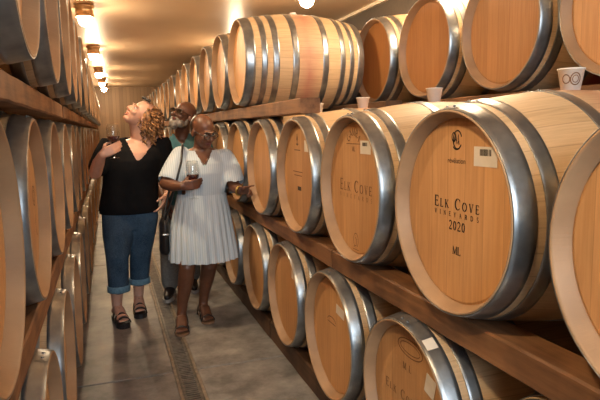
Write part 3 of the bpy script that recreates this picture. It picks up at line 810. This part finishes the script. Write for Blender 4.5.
def face_parts(parent, c, R, s, lipm, browm, eyes=True, mouth_open=0.0):
    c = Vector(c); T = lambda p: c + R @ (Vector(p) * s)
    if eyes:
        for sx in (-1, 1):
            bm = bmesh.new(); ell(bm, T((sx * .030, -.077, .002)), (.0135 * s, .011 * s, .009 * s), R); o = put('eye', bm, M['eye'], parent)
            bm = bmesh.new(); ell(bm, T((sx * .030, -.0865, .002)), (.0055 * s, .003 * s, .0055 * s), R, 2)
            w = Vector(parent.location); bmesh.ops.translate(bm, verts=bm.verts, vec=-w); link('iris', bm, M['iris'], o)
    for sx in (-1, 1):
        bm = bmesh.new(); chain(bm, [T((sx * .014, -.094, .020)), T((sx * .032, -.091, .026)), T((sx * .049, -.079, .020))], [.003 * s, .004 * s, .0025 * s], 8)
        put('eyebrow', bm, browm, parent)
    bm = bmesh.new()
    chain(bm, [T((-.024, -.079, -.058)), T((-.008, -.0885, -.054)), T((.008, -.0885, -.054)), T((.024, -.079, -.058))], [.003 * s, .006 * s, .006 * s, .003 * s], 10)
    chain(bm, [T((-.022, -.079, -.060 - mouth_open)), T((0, -.088, -.067 - mouth_open)), T((.022, -.079, -.060 - mouth_open))], [.003 * s, .007 * s, .003 * s], 10)
    put('lips', bm, lipm, parent)
    if mouth_open > 0.004:
        bm = bmesh.new(); ell(bm, T((0, -.077, -.061 - mouth_open / 2)), (.014 * s, .008 * s, (.002 + mouth_open / 2) * s), R); put('open_mouth', bm, M['lip_d'], parent)
def spectacles(parent, c, R, s, m, tint=False):
    c = Vector(c); T = lambda p: c + R @ (Vector(p) * s)
    g = bpy.data.objects.new('eyeglasses', None)
    bm = bmesh.new()
    for sx in (-1, 1):
        pts = [T((sx * .033 + .026 * math.cos(a), -.101 + .004 * abs(math.cos(a)), .000 + .019 * math.sin(a))) for a in [2 * PI * k / 20 for k in range(21)]]
        chain(bm, pts, [.0032 * s] * 21, 6)
        chain(bm, [T((sx * .058, -.096, .005)), T((sx * .074, -.05, .007)), T((sx * .079, .012, .006))], [.0028 * s] * 3, 6)
    chain(bm, [T((-.009, -.104, .004)), T((0, -.106, .007)), T((.009, -.104, .004))], [.0028 * s] * 3, 6)
    f = put('eyeglasses', bm, m, parent)
    for sx in (-1, 1):
        bm = bmesh.new()
        vs = [bm.verts.new(T((sx * .033 + .025 * math.cos(2 * PI * k / 20), -.1005 + .004 * abs(math.cos(2 * PI * k / 20)), .018 * math.sin(2 * PI * k / 20)))) for k in range(20)]
        bm.faces.new(vs); bmesh.ops.translate(bm, verts=bm.verts, vec=-Vector(parent.location)); link('lens', bm, tint or M['lens'], f, False)
def hand(bm, wrist, fdir, palm, thumb_side, curls, s=1.0, thumb_curl=0.5, spread=0.0):
    """fdir: wrist to knuckles; palm: the way the palm faces; thumb_side: the side the thumb leaves from"""
    w = Vector(wrist); f = Vector(fdir).normalized(); p = Vector(palm); p = (p - f * p.dot(f)).normalized()
    t = f.cross(p); t = t if t.dot(Vector(thumb_side)) > 0 else -t
    for off in (-.028, -.010, .010, .028):       # the palm: four metacarpals side by side
        chain(bm, [w + f * .005 * s + t * off * .55 * s, w + f * .045 * s + t * off * .9 * s, w + f * .085 * s + t * off * s], [.017 * s, .0155 * s, .0125 * s], 10)
    chain(bm, [w + f * .012 * s + t * .020 * s + p * .008 * s, w + f * .050 * s + t * .030 * s + p * .012 * s], [.016 * s, .014 * s], 10)
    lens = [(.040, .026, .021), (.045, .029, .022), (.041, .027, .021), (.032, .021, .018)]
    for i, off in enumerate((.030, .0105, -.0105, -.030)):
        c = curls[i] if isinstance(curls, (list, tuple)) else curls
        pos = w + f * (.088 - (.004 if i == 3 else 0)) * s + t * off * s; ang = 0; pts = [pos - f * .012 * s, pos]
        fx = (f + t * spread * off * 18).normalized()
        for L_, q in zip(lens[i], (0.75, 1.0, 0.7)):
            ang += c * q; d = fx * math.cos(ang) + p * math.sin(ang); pos = pos + d * L_ * s; pts.append(pos)
        chain(bm, pts, [.0100 * s, .0096 * s, .0088 * s, .0080 * s, .0070 * s], 10)
    b = w + f * .026 * s + t * .028 * s + p * .006 * s
    d1 = (f * .62 + t * .72 + p * .22).normalized(); p1 = b + d1 * .038 * s
    d2 = (f * .85 + t * (.45 - .5 * thumb_curl) + p * (.2 + .7 * thumb_curl)).normalized(); p2 = p1 + d2 * .032 * s
    d3 = (f * .85 + t * (.2 - .7 * thumb_curl) + p * (.2 + .8 * thumb_curl)).normalized(); p3 = p2 + d3 * .025 * s
    chain(bm, [b, p1, p2, p3], [.0135 * s, .0115 * s, .0100 * s, .0085 * s], 10)
def foot(bm, ankle, toe, s=1.0):
    a = Vector(ankle); g = Vector(toe); f = (g - V(a.x, a.y, g.z)); f.z = 0; f.normalize(); t = V(f.y, -f.x, 0)
    z = g.z
    heel = V(a.x, a.y, z) - f * .035 * s
    chain(bm, [a + V(0, 0, .03), V(a.x, a.y, z + .055 * s), heel + V(0, 0, .032 * s)], [.036 * s, .038 * s, .030 * s], 12)
    ball = heel + f * .175 * s
    for off in (-.022, 0, .022):
        chain(bm, [heel + V(0, 0, .030 * s) + t * off * .4 * s, V(a.x, a.y, z + .058 * s) + f * .05 * s + t * off * .6 * s, ball + V(0, 0, .020 * s) + t * off * s], [.030 * s, .028 * s, .018 * s], 10)
    for i in range(5):
        off = (-.033 + .0165 * i) * s; ln = (.055, .052, .047, .040, .032)[i if t.x > 0 else 4 - i] * s
        p0 = ball + t * off + V(0, 0, .016 * s); chain(bm, [p0 - f * .02, p0 + f * ln * .6, p0 + f * ln + V(0, 0, -.004)], [.0105 * s, .0095 * s, .0085 * s], 8)
    return heel, ball, f, t
def wine_glass(base, label, wine_h, lean=(0, 0), s=1.0, hs=1.0, bowl_r=.041):
    t = empty('wine_glass', base, label, 'wine glass', 'wine glasses held by the two women')
    t.rotation_euler = (lean[0], lean[1], 0)
    def rz(bm, prof, **k): revolve_z(bm, [(r * s, z * s) for r, z in prof], 36, **k)
    z0 = .085 * hs; H = .115 * hs
    bm = bmesh.new(); rz(bm, [(.001, .0), (.034, 0), (.035, .0015), (.020, .004), (.006, .009), (.001, .010)]); link('foot', bm, M['glass'], t)
    bm = bmesh.new(); rz(bm, [(.001, .008), (.0042, .010), (.0036, .04), (.0042, z0), (.001, z0 + .003)]); link('stem', bm, M['glass'], t)
    out = [(.004, 0), (.020, .008), (.034, .024), (.041, .048), (.041, .066), (.036, .092), (.031, .115)]
    k = bowl_r / .041
    o = [(r * k, z0 + z * H / .115) for r, z in out]
    inn = [(r - .0012, z + .001) for r, z in o[1:]] + [(.001, o[0][1] + .004)]
    bm = bmesh.new(); rz(bm, [(.001, z0 - .001)] + o + sorted(inn, key=lambda q: -q[1])); link('bowl', bm, M['glass'], t)
    fill = [(.001, o[0][1] + .0045)] + [(r - .0016, z + .001) for r, z in o[1:] if z < z0 + wine_h]
    zt = z0 + wine_h
    for (ra, za), (rb, zb) in zip(o, o[1:]):
        if za <= zt <= zb: rt = ra + (rb - ra) * (zt - za) / (zb - za) - .0016
    fill += [(rt, zt), (.001, zt)]
    bm = bmesh.new(); rz(bm, fill); link('wine', bm, M['wine'], t)
    return t

# ---- the woman in black, looking up, glass raised in her right hand
W = empty('person', (0.12, 4.42, 0), 'woman with curly hair looking up, in black top and rolled jeans, raising a glass', 'person')
HC = V(.248, 4.41, 1.560); HR = headframe((-.64, -.40, .66), (.72, .02, .68))
bm = bmesh.new()
head_shape(bm, HC, HR, 1.0, 0.008)
chain(bm, [(.275, 4.49, 1.34), (.245, 4.465, 1.42), (.225, 4.43, 1.50)], [.088, .078, .066])
loft(bm, [(.135, 4.47, .74, .13, .11), (.135, 4.47, .82, .185, .135), (.145, 4.47, .95, .185, .14), (.155, 4.46, 1.06, .18, .135), (.175, 4.46, 1.18, .19, .14), (.195, 4.47, 1.28, .185, .125), (.21, 4.48, 1.345, .165, .09), (.25, 4.49, 1.385, .09, .065)])
chain(bm, [(.02, 4.46, 1.335), (-.045, 4.39, 1.235), (-.095, 4.32, 1.145)], [.062, .055, .046])
chain(bm, [(-.095, 4.32, 1.145), (-.070, 4.23, 1.215), (-.040, 4.135, 1.280)], [.046, .043, .029])
hand(bm, (-.038, 4.130, 1.283), (.90, -.10, .42), (.25, .95, .1), (-.4, 0, 1), [.45, .5, .5, .55], .92, .9)
chain(bm, [(.39, 4.47, 1.345), (.425, 4.50, 1.20), (.445, 4.50, 1.068)], [.062, .055, .045])
chain(bm, [(.445, 4.50, 1.068), (.430, 4.45, 1.0), (.411, 4.40, .948)], [.045, .040, .027])
hand(bm, (.410, 4.398, .945), (-.42, -.40, -.82), (-.85, .3, .3), (-.3, -.9, .2), [.25, .35, .4, .45], .95, .35)
chain(bm, [(.055, 4.46, .80), (.035, 4.40, .65), (.020, 4.33, .50), (.015, 4.355, .38), (.000, 4.385, .20), (-.003, 4.39, .10)], [.118, .098, .068, .062, .044, .036])
chain(bm, [(.218, 4.47, .79), (.205, 4.47, .65), (.195, 4.46, .505), (.185, 4.52, .38), (.170, 4.57, .20), (.163, 4.58, .10)], [.115, .096, .068, .062, .044, .036])
fr = foot(bm, (-.003, 4.385, .10), (.042, 4.20, .045)); fl = foot(bm, (.163, 4.58, .10), (.166, 4.40, .045))
fuse('body', bm, M['skin_l'], W, .006, 3)
face_parts(W, HC, HR, 1.0, M['lip_l'], M['curl'], True, 0.008)
# black top
bm = bmesh.new()
loft(bm, [(.130, 4.47, .822, .221, .170), (.130, 4.47, .86, .222, .172), (.140, 4.47, .95, .214, .168), (.152, 4.46, 1.05, .206, .163), (.170, 4.45, 1.16, .212, .172), (.182, 4.45, 1.22, .214, .172), (.195, 4.46, 1.29, .205, .150), (.205, 4.475, 1.345, .195, .112), (.225, 4.485, 1.382, .145, .085), (.26, 4.492, 1.412, .09, .068)])
chain(bm, [(.025, 4.465, 1.335), (-.030, 4.40, 1.255), (-.070, 4.355, 1.185)], [.085, .080, .074])
chain(bm, [(.385, 4.47, 1.335), (.418, 4.50, 1.22), (.435, 4.50, 1.12)], [.085, .080, .074])
def vneck(c):
    return c.y < 4.47 and c.z > 1.235 and abs(c.x - .208 - (c.z - 1.235) * .25) < (c.z - 1.225) * .68
fuse('top', bm, M['black'], W, .008, 5, lambda c: vneck(c) or (c.z > 1.395))
# jeans with rolled cuffs
bm = bmesh.new()
loft(bm, [(.135, 4.47, .70, .165, .12), (.135, 4.47, .80, .198, .15), (.135, 4.47, .87, .195, .148)])
chain(bm, [(.052, 4.46, .80), (.035, 4.40, .65), (.020, 4.33, .50), (.018, 4.35, .38), (.018, 4.36, .29)], [.128, .112, .083, .079, .076], 20)
chain(bm, [(.220, 4.47, .79), (.207, 4.47, .65), (.195, 4.46, .505), (.185, 4.51, .38), (.180, 4.525, .29)], [.126, .110, .083, .078, .074], 20)
fuse('jeans', bm, M['denim'], W, .008, 3)
for (x, y, z) in ((.018, 4.362, .262), (.179, 4.53, .262)):
    bm = bmesh.new(); loft(bm, [(x, y, z - .022, .080, .080), (x, y, z - .02, .083, .083), (x, y, z + .022, .085, .085), (x, y, z + .026, .080, .080)], 32); o = put('cuff', bm, M['cuff'], W); o['label'] = 'lighter blue rolled cuff'
# platform sandals
def sandal(parent, heel, ball, f, t, z0, th, m, straps, solem, name='sandal', w=1.0):
    bm = bmesh.new(); pts = []
    prof = [(-.035, .022), (-.02, .034), (.03, .036), (.10, .038), (.16, .048), (.20, .050), (.235, .036), (.25, .012)]
    lo = [(a, -b) for a, b in prof] ; loop = prof + lo[::-1]
    for zz in (z0, z0 + th): pts.append([bm.verts.new(V(heel.x, heel.y, 0) + f * a + t * b * w + V(0, 0, zz)) for a, b in loop])
    n = len(loop)
    for k in range(n): bm.faces.new((pts[0][k], pts[0][(k + 1) % n], pts[1][(k + 1) % n], pts[1][k]))
    bm.faces.new(pts[0][::-1]); bm.faces.new(pts[1]); bmesh.ops.recalc_face_normals(bm, faces=bm.faces)
    s = put(name, bm, solem, parent, False)
    for a, hh, rw, wd in straps:
        bm = bmesh.new(); c = V(heel.x, heel.y, z0 + th) + f * a
        rows = []
        for q in (-wd / 2, wd / 2):
            rows.append([bm.verts.new(c + f * q + t * rw * math.cos(x) + V(0, 0, hh * math.sin(x) - .004)) for x in [PI * k / 12 for k in range(13)]])
        for k in range(12): bm.faces.new((rows[0][k], rows[0][k + 1], rows[1][k + 1], rows[1][k]))
        md = put('strap', bm, m, parent); md.parent = s; so = md.modifiers.new('thick', 'SOLIDIFY'); so.thickness = .006; so.offset = 0
    return s
for q in (fr, fl):
    sandal(W, *q, 0.0, .036, M['black_leather'], [(.205, .047, .050, .030), (.15, .066, .050, .030), (.09, .088, .046, .028)], M['black_leather'])
# curly hair: a full mass and many separate curls, one part
bm = bmesh.new(); r = random.Random(11)
cen = [(HC + HR @ V(0, .040, .038), (.080, .080, .085)), (HC + V(.060, .03, -.045), (.060, .080, .095)), (HC + V(.060, .04, -.125), (.052, .070, .070)), (HC + HR @ V(.050, .030, .015), (.042, .050, .072))]
for c, rad_ in cen: ell(bm, c, rad_, None, 3)
fuse_bm = bm
bm2 = bmesh.new()
for k in range(270):
    c, rad_ = cen[r.choice((0, 1, 1, 2, 2, 3))]
    th, ph = r.uniform(0, 2 * PI), math.acos(r.uniform(-1, 1))
    n_ = V(math.sin(ph) * math.cos(th), math.sin(ph) * math.sin(th), math.cos(ph))
    p = c + V(n_.x * rad_[0], n_.y * rad_[1], n_.z * rad_[2])
    loc_ = HR.transposed() @ (p - HC)
    if loc_.y < -.030 and loc_.z < .085: continue
    if p.x < .268 and p.z < HC.z - .02: continue
    pts = []; ph0 = r.uniform(0, 6.28); ln = r.uniform(.05, .09); rc = r.uniform(.006, .011)
    for j in range(12):
        u = j / 11; pts.append(p + n_ * (.004 + .018 * math.sin(u * 2.2)) + V(rc * math.cos(ph0 + u * 11) + .02 * u * n_.x, rc * math.sin(ph0 + u * 11), -ln * u))
    chain(bm2, pts, [.0075 - .004 * abs(2 * j / 11 - 1) for j in range(12)], 6)
me_ = bpy.data.meshes.new('t'); bm2.to_mesh(me_); bm2.free(); fuse_bm.from_mesh(me_); bpy.data.meshes.remove(me_)
put('hair', fuse_bm, M['curl'], W)
bm = bmesh.new()
for sx in (-1, 1):
    ell(bm, HC + HR @ V(sx * .035, -.052, .112), (.030, .012, .020), HR @ Euler((-.9, 0, 0)).to_matrix(), 2)
chain(bm, [HC + HR @ V(-.07, -.04, .10), HC + HR @ V(0, -.058, .118), HC + HR @ V(.07, -.04, .10)], [.005, .006, .005], 8)
o = put('sunglasses', bm, M['black_leather'], W); o['label'] = 'dark sunglasses pushed up on the hair'
wine_glass((.046, 4.150, 1.252), 'glass of red wine held up by the woman in black', .052, (.0, -.02), 1.0, 1.2, .046)

# ---- the woman in the pale dress
D = empty('person', (0.60, 4.08, 0), 'woman with glasses and cropped hair in a pale knee length dress, pointing at a barrel', 'person')
HC = V(.648, 4.02, 1.428); HR = headframe((.42, -.83, -.36), (.08, -.30, .95))
bm = bmesh.new()
head_shape(bm, HC, HR, 1.0, 0.005, 1.35, 1.05)
chain(bm, [(.640, 4.10, 1.25), (.642, 4.09, 1.32), (.650, 4.05, 1.39)], [.064, .057, .058])
loft(bm, [(.628, 4.12, .72, .13, .11), (.630, 4.12, .82, .175, .13), (.640, 4.11, .96, .15, .12), (.648, 4.10, 1.10, .16, .13), (.650, 4.10, 1.20, .165, .115), (.648, 4.11, 1.262, .16, .085), (.642, 4.11, 1.31, .075, .06)])
chain(bm, [(.485, 4.10, 1.262), (.425, 4.06, 1.165), (.370, 4.01, 1.072)], [.060, .052, .045])
chain(bm, [(.370, 4.01, 1.072), (.415, 3.95, 1.058), (.462, 3.885, 1.058)], [.045, .042, .028])
hand(bm, (.462, 3.882, 1.058), (.93, -.30, .12), (.28, .92, .1), (-.2, 0, 1), [.50, .55, .6, .6], .92, .85)
chain(bm, [(.815, 4.08, 1.225), (.840, 4.05, 1.13), (.848, 4.0, 1.032)], [.058, .052, .044])
chain(bm, [(.848, 4.0, 1.032), (.872, 3.95, 1.012), (.881, 3.895, 1.000)], [.044, .041, .028])
hand(bm, (.880, 3.893, 1.000), (.50, -.84, .22), (-.62, -.22, -.72), (-.2, -.35, 1), [.04, .85, 1.0, 1.1], .92, .25)
chain(bm, [(.545, 4.11, .74), (.515, 4.06, .60), (.488, 4.00, .455), (.478, 4.04, .34), (.452, 4.07, .18), (.443, 4.075, .09)], [.105, .085, .060, .057, .040, .034])
chain(bm, [(.705, 4.13, .73), (.690, 4.15, .60), (.670, 4.14, .42), (.660, 4.20, .32), (.640, 4.25, .18), (.632, 4.26, .09)], [.105, .085, .060, .057, .040, .034])
f1 = foot(bm, (.443, 4.075, .085), (.418, 3.88, .018)); f2 = foot(bm, (.632, 4.255, .085), (.640, 4.06, .018))
fuse('body', bm, M['skin_r'], D, .006, 3)
face_parts(D, HC, HR, 1.0, M['lip_d'], M['darkhair'], True, 0.004)
spectacles(D, HC, HR, 1.0, M['black_leather'])
bm = bmesh.new(); T = lambda p: HC + HR @ Vector(p)
ell(bm, T((0, .026, .030)), (.0775, .0925, .088), HR)
bmesh.ops.delete(bm, geom=[v for v in bm.verts if (HR.transposed() @ (v.co - HC)).y < .012 + .35 * max(0, (HR.transposed() @ (v.co - HC)).z - .02) or (HR.transposed() @ (v.co - HC)).z < -.06], context='VERTS')
o = put('hair', bm, M['darkhair'], D); o['label'] = 'very short black hair at the back of the head'
# dress: bodice and wide sleeves fused, pleated skirt lofted below
bm = bmesh.new()
loft(bm, [(.630, 4.11, .93, .172, .140), (.634, 4.11, .97, .174, .145), (.642, 4.105, 1.05, .180, .155), (.648, 4.10, 1.13, .186, .160), (.650, 4.10, 1.20, .186, .142), (.648, 4.105, 1.25, .180, .112), (.645, 4.11, 1.285, .135, .085), (.643, 4.11, 1.31, .085, .07)])
chain(bm, [(.495, 4.10, 1.252), (.445, 4.065, 1.170), (.405, 4.03, 1.095)], [.076, .084, .088])
chain(bm, [(.805, 4.08, 1.225), (.835, 4.055, 1.14), (.845, 4.02, 1.065)], [.078, .086, .088])
def vneck2(c):
    return c.y < 4.09 and c.z > 1.195 and abs(c.x - .636 - (c.z - 1.19) * .10) < (c.z - 1.19) * .50
dz0 = Vector((.405, 4.03, 1.095)) - Vector((.445, 4.065, 1.170)); dz0.normalize()
dz1 = Vector((.845, 4.02, 1.065)) - Vector((.835, 4.055, 1.14)); dz1.normalize()
def sleeve_end(c):
    return (c.x < .50 and (c - V(.405, 4.03, 1.095)).dot(dz0) > .03) or (c.x > .79 and (c - V(.845, 4.02, 1.065)).dot(dz1) > .03 and c.z < 1.06)
o = fuse('dress', bm, M['dress'], D, .008, 4, lambda c: vneck2(c) or (c.z > 1.298 and abs(c.x - .643) < .095) or (sleeve_end(c) and c.z > .99))
b2 = bmesh.new(); b2.from_mesh(o.data)
def pleat(i, a):
    k = (0, .006, .014, .022, .030, .036, .040)[i]
    return k * (math.sin(a * 26) + .6 * math.sin(a * 11 + 1.0))
off = Vector(D.location)
bs_ = bmesh.new()
loft(bs_, [(.632, 4.11, .975, .178, .148), (.631, 4.11, .93, .186, .154), (.629, 4.11, .84, .206, .168), (.626, 4.11, .74, .224, .184), (.626, 4.10, .66, .232, .196), (.628, 4.10, .57, .242, .206), (.630, 4.10, .495, .248, .210)], 220, pleat)
bs_.faces.ensure_lookup_table(); bmesh.ops.delete(bs_, geom=[f for f in bs_.faces if len(f.verts) > 6], context='FACES_ONLY')
bmesh.ops.translate(bs_, verts=bs_.verts, vec=-off)
tm = bpy.data.meshes.new('t'); bs_.to_mesh(tm); bs_.free(); b2.from_mesh(tm)
for f in b2.faces: f.smooth = True
b2.to_mesh(o.data); b2.free(); bpy.data.meshes.remove(tm)
# pendant, watch, sandals
bm = bmesh.new()
chain(bm, [(.690, 4.05, 1.275), (.665, 4.00, 1.225), (.640, 3.975, 1.185), (.618, 4.00, 1.225), (.590, 4.05, 1.275)], [.0025] * 5, 6)
nk = put('necklace', bm, M['silver'], D)
bm = bmesh.new(); ell(bm, (.638, 3.962, 1.178), (.013, .006, .017)); bmesh.ops.translate(bm, verts=bm.verts, vec=-off); link('pendant', bm, M['turquoise'], nk)
bm = bmesh.new(); wd = V(.021, -.05, -.012).normalized()
ax = wd.cross(V(0, 0, 1)).normalized(); bx_ = wd.cross(ax)
pts = [V(.874, 3.912, 1.003) + (ax * math.cos(q) + bx_ * math.sin(q)) * .034 for q in [2 * PI * k / 18 for k in range(19)]]
chain(bm, pts, [.007] * 19, 8); put('bracelet', bm, M['gold'], D)
for q in (f1, f2):
    sandal(D, *q, 0.0, .014, M['black_leather'], [(.185, .046, .050, .022), (.125, .066, .047, .016), (.005, .100, .044, .018)], M['brown_sole'])
wine_glass((.545, 3.905, .965), 'tall glass with a little red wine held by the woman in the pale dress', .056, (.0, .0), 1.0, 1.32, .047)
# her black bag hangs at her right hip
B = empty('shoulder_bag', (.40, 4.13, .56), 'black leather shoulder bag hanging at the hip of the woman in the dress', 'bag')
bm = bmesh.new()
for z0, z1 in ((.545, .80),):
    loft(bm, [(.352, 4.16, z0, .028, .085), (.352, 4.16, z0 + .02, .036, .10), (.356, 4.16, z1 - .03, .034, .098), (.358, 4.16, z1, .022, .09)], 24)
put('pouch', bm, M['black_leather'], B)
bm = bmesh.new(); chain(bm, [(.358, 4.10, .79), (.400, 4.00, .95), (.440, 3.945, 1.10), (.478, 3.965, 1.22), (.500, 4.04, 1.325), (.512, 4.12, 1.338), (.49, 4.25, 1.22), (.42, 4.29, 1.0), (.358, 4.21, .79)], [.008] * 9, 8)
put('strap', bm, M['black_leather'], B)
bm = bmesh.new(); chain(bm, [(.340, 4.055, .70), (.370, 4.055, .70)], [.009, .009], 8); put('clasp', bm, M['silver'], B)

# ---- the bearded man behind them
G = empty('person', (0.60, 4.92, 0), 'bearded man in glasses and a teal shirt standing behind the two women, looking up', 'person')
HC = V(.622, 4.86, 1.562); HR = headframe((-.62, -.62, .34), (.28, -.02, .95))
bm = bmesh.new()
head_shape(bm, HC, HR, 1.06, 0.0, 1.4, 1.08)
chain(bm, [(.615, 4.97, 1.34), (.618, 4.95, 1.43), (.625, 4.90, 1.52)], [.072, .064, .064])
loft(bm, [(.61, 4.97, .78, .15, .11), (.61, 4.97, .90, .17, .125), (.61, 4.97, 1.05, .16, .12), (.615, 4.97, 1.2, .18, .125), (.62, 4.97, 1.31, .185, .10), (.62, 4.97, 1.37, .10, .07)])
chain(bm, [(.44, 4.97, 1.30), (.405, 5.00, 1.15), (.400, 5.00, .99)], [.06, .052, .044]); chain(bm, [(.400, 5.0, .99), (.43, 4.93, .88), (.46, 4.87, .80)], [.044, .04, .028])
hand(bm, (.46, 4.868, .797), (.1, -.2, -.95), (1, 0, 0), (0, -1, 0), .4, 1.05, .4)
chain(bm, [(.80, 4.97, 1.29), (.86, 5.00, 1.14), (.87, 5.00, .98)], [.06, .052, .044]); chain(bm, [(.87, 5.0, .98), (.85, 4.95, .86), (.83, 4.90, .77)], [.044, .04, .028])
hand(bm, (.83, 4.898, .768), (-.1, -.2, -.95), (-1, 0, 0), (0, -1, 0), .4, 1.05, .4)
chain(bm, [(.53, 4.97, .80), (.49, 4.93, .60), (.455, 4.88, .44), (.45, 4.90, .25), (.45, 4.92, .10)], [.10, .08, .062, .052, .038])
chain(bm, [(.69, 4.97, .80), (.68, 5.0, .60), (.665, 5.02, .44), (.665, 5.08, .25), (.665, 5.12, .10)], [.10, .08, .062, .052, .038])
fuse('body', bm, M['skin_m'], G, .007, 3)
face_parts(G, HC, HR, 1.06, M['lip_d'], M['beard'], True)
spectacles(G, HC, HR, 1.06, M['brown_leather'], M['iris'])
bm = bmesh.new(); T = lambda p: HC + HR @ (Vector(p) * 1.06)
for p, q in (((0, -.072, -.098), (.042, .030, .034)), ((.042, -.040, -.078), (.024, .038, .034)), ((-.042, -.040, -.078), (.024, .038, .034)), ((0, -.084, -.050), (.026, .010, .008)), ((.03, -.080, -.062), (.010, .012, .016)), ((-.03, -.080, -.062), (.010, .012, .016)), ((.062, -.008, -.052), (.010, .018, .034)), ((-.062, -.008, -.052), (.010, .018, .034)), ((0, -.058, -.122), (.030, .026, .020))):
    ell(bm, T(p), [a * 1.06 for a in q], HR)
fuse('beard', bm, M['beard'], G, .006, 2)
bm = bmesh.new()
loft(bm, [(.61, 4.97, .80, .185, .14), (.61, 4.97, .95, .182, .14), (.612, 4.97, 1.10, .182, .145), (.617, 4.97, 1.22, .198, .148), (.62, 4.97, 1.31, .20, .118), (.62, 4.97, 1.365, .125, .09), (.62, 4.965, 1.41, .084, .08)])
chain(bm, [(.445, 4.97, 1.30), (.405, 5.0, 1.15), (.400, 5.0, 1.04)], [.078, .07, .062]); chain(bm, [(.80, 4.97, 1.29), (.86, 5.0, 1.14), (.87, 5.0, 1.04)], [.078, .07, .062])
def vneck3(c): return c.y < 4.95 and c.z > 1.33 and abs(c.x - .60) < (c.z - 1.32) * .6
fuse('shirt', bm, M['teal'], G, .008, 4, lambda c: vneck3(c) or c.z > 1.425)
bm = bmesh.new()
loft(bm, [(.61, 4.97, .77, .172, .128), (.61, 4.97, .86, .18, .136)])
chain(bm, [(.525, 4.97, .80), (.49, 4.93, .60), (.456, 4.885, .44), (.452, 4.90, .25), (.452, 4.915, .12)], [.108, .096, .084, .080, .076], 20)
chain(bm, [(.69, 4.97, .80), (.68, 5.0, .60), (.665, 5.02, .44), (.665, 5.08, .25), (.665, 5.11, .12)], [.108, .096, .084, .080, .076], 20)
fuse('trousers', bm, M['grey_cloth'], G, .008, 3)
for x, y, tx, ty in ((.452, 4.925, .395, 4.70), (.665, 5.12, .655, 4.88)):
    f = (V(tx, ty, 0) - V(x, y, 0)).normalized(); bm = bmesh.new(); h0 = V(x, y, 0) - f * .04
    chain(bm, [h0 + V(0, 0, .055), h0 + f * .10 + V(0, 0, .060), h0 + f * .18 + V(0, 0, .048), h0 + f * .245 + V(0, 0, .042)], [.042, .046, .042, .030], 16, (V(0, 0, 1), .85))
    chain(bm, [h0 + V(0, 0, .07), h0 + f * .03 + V(0, 0, .11)], [.042, .044], 14)
    s = fuse('shoe', bm, M['black_leather'], G, .007, 2)
    t = V(f.y, -f.x, 0); bm = bmesh.new(); prof = [(-.045, .02), (-.03, .037), (.05, .042), (.15, .049), (.21, .047), (.255, .030), (.278, .008)]
    loop = prof + [(a, -b) for a, b in prof][::-1]; ps = [[bm.verts.new(h0 + f * a + t * b + V(0, 0, zz)) for a, b in loop] for zz in (0.0, .026)]
    n = len(loop)
    for k in range(n): bm.faces.new((ps[0][k], ps[0][(k + 1) % n], ps[1][(k + 1) % n], ps[1][k]))
    bm.faces.new(ps[0][::-1]); bm.faces.new(ps[1]); bmesh.ops.recalc_face_normals(bm, faces=bm.faces)
    o = put('sole', bm, M['grey_rubber'], G, False); o.parent = s; o['label'] = 'pale rubber sole'
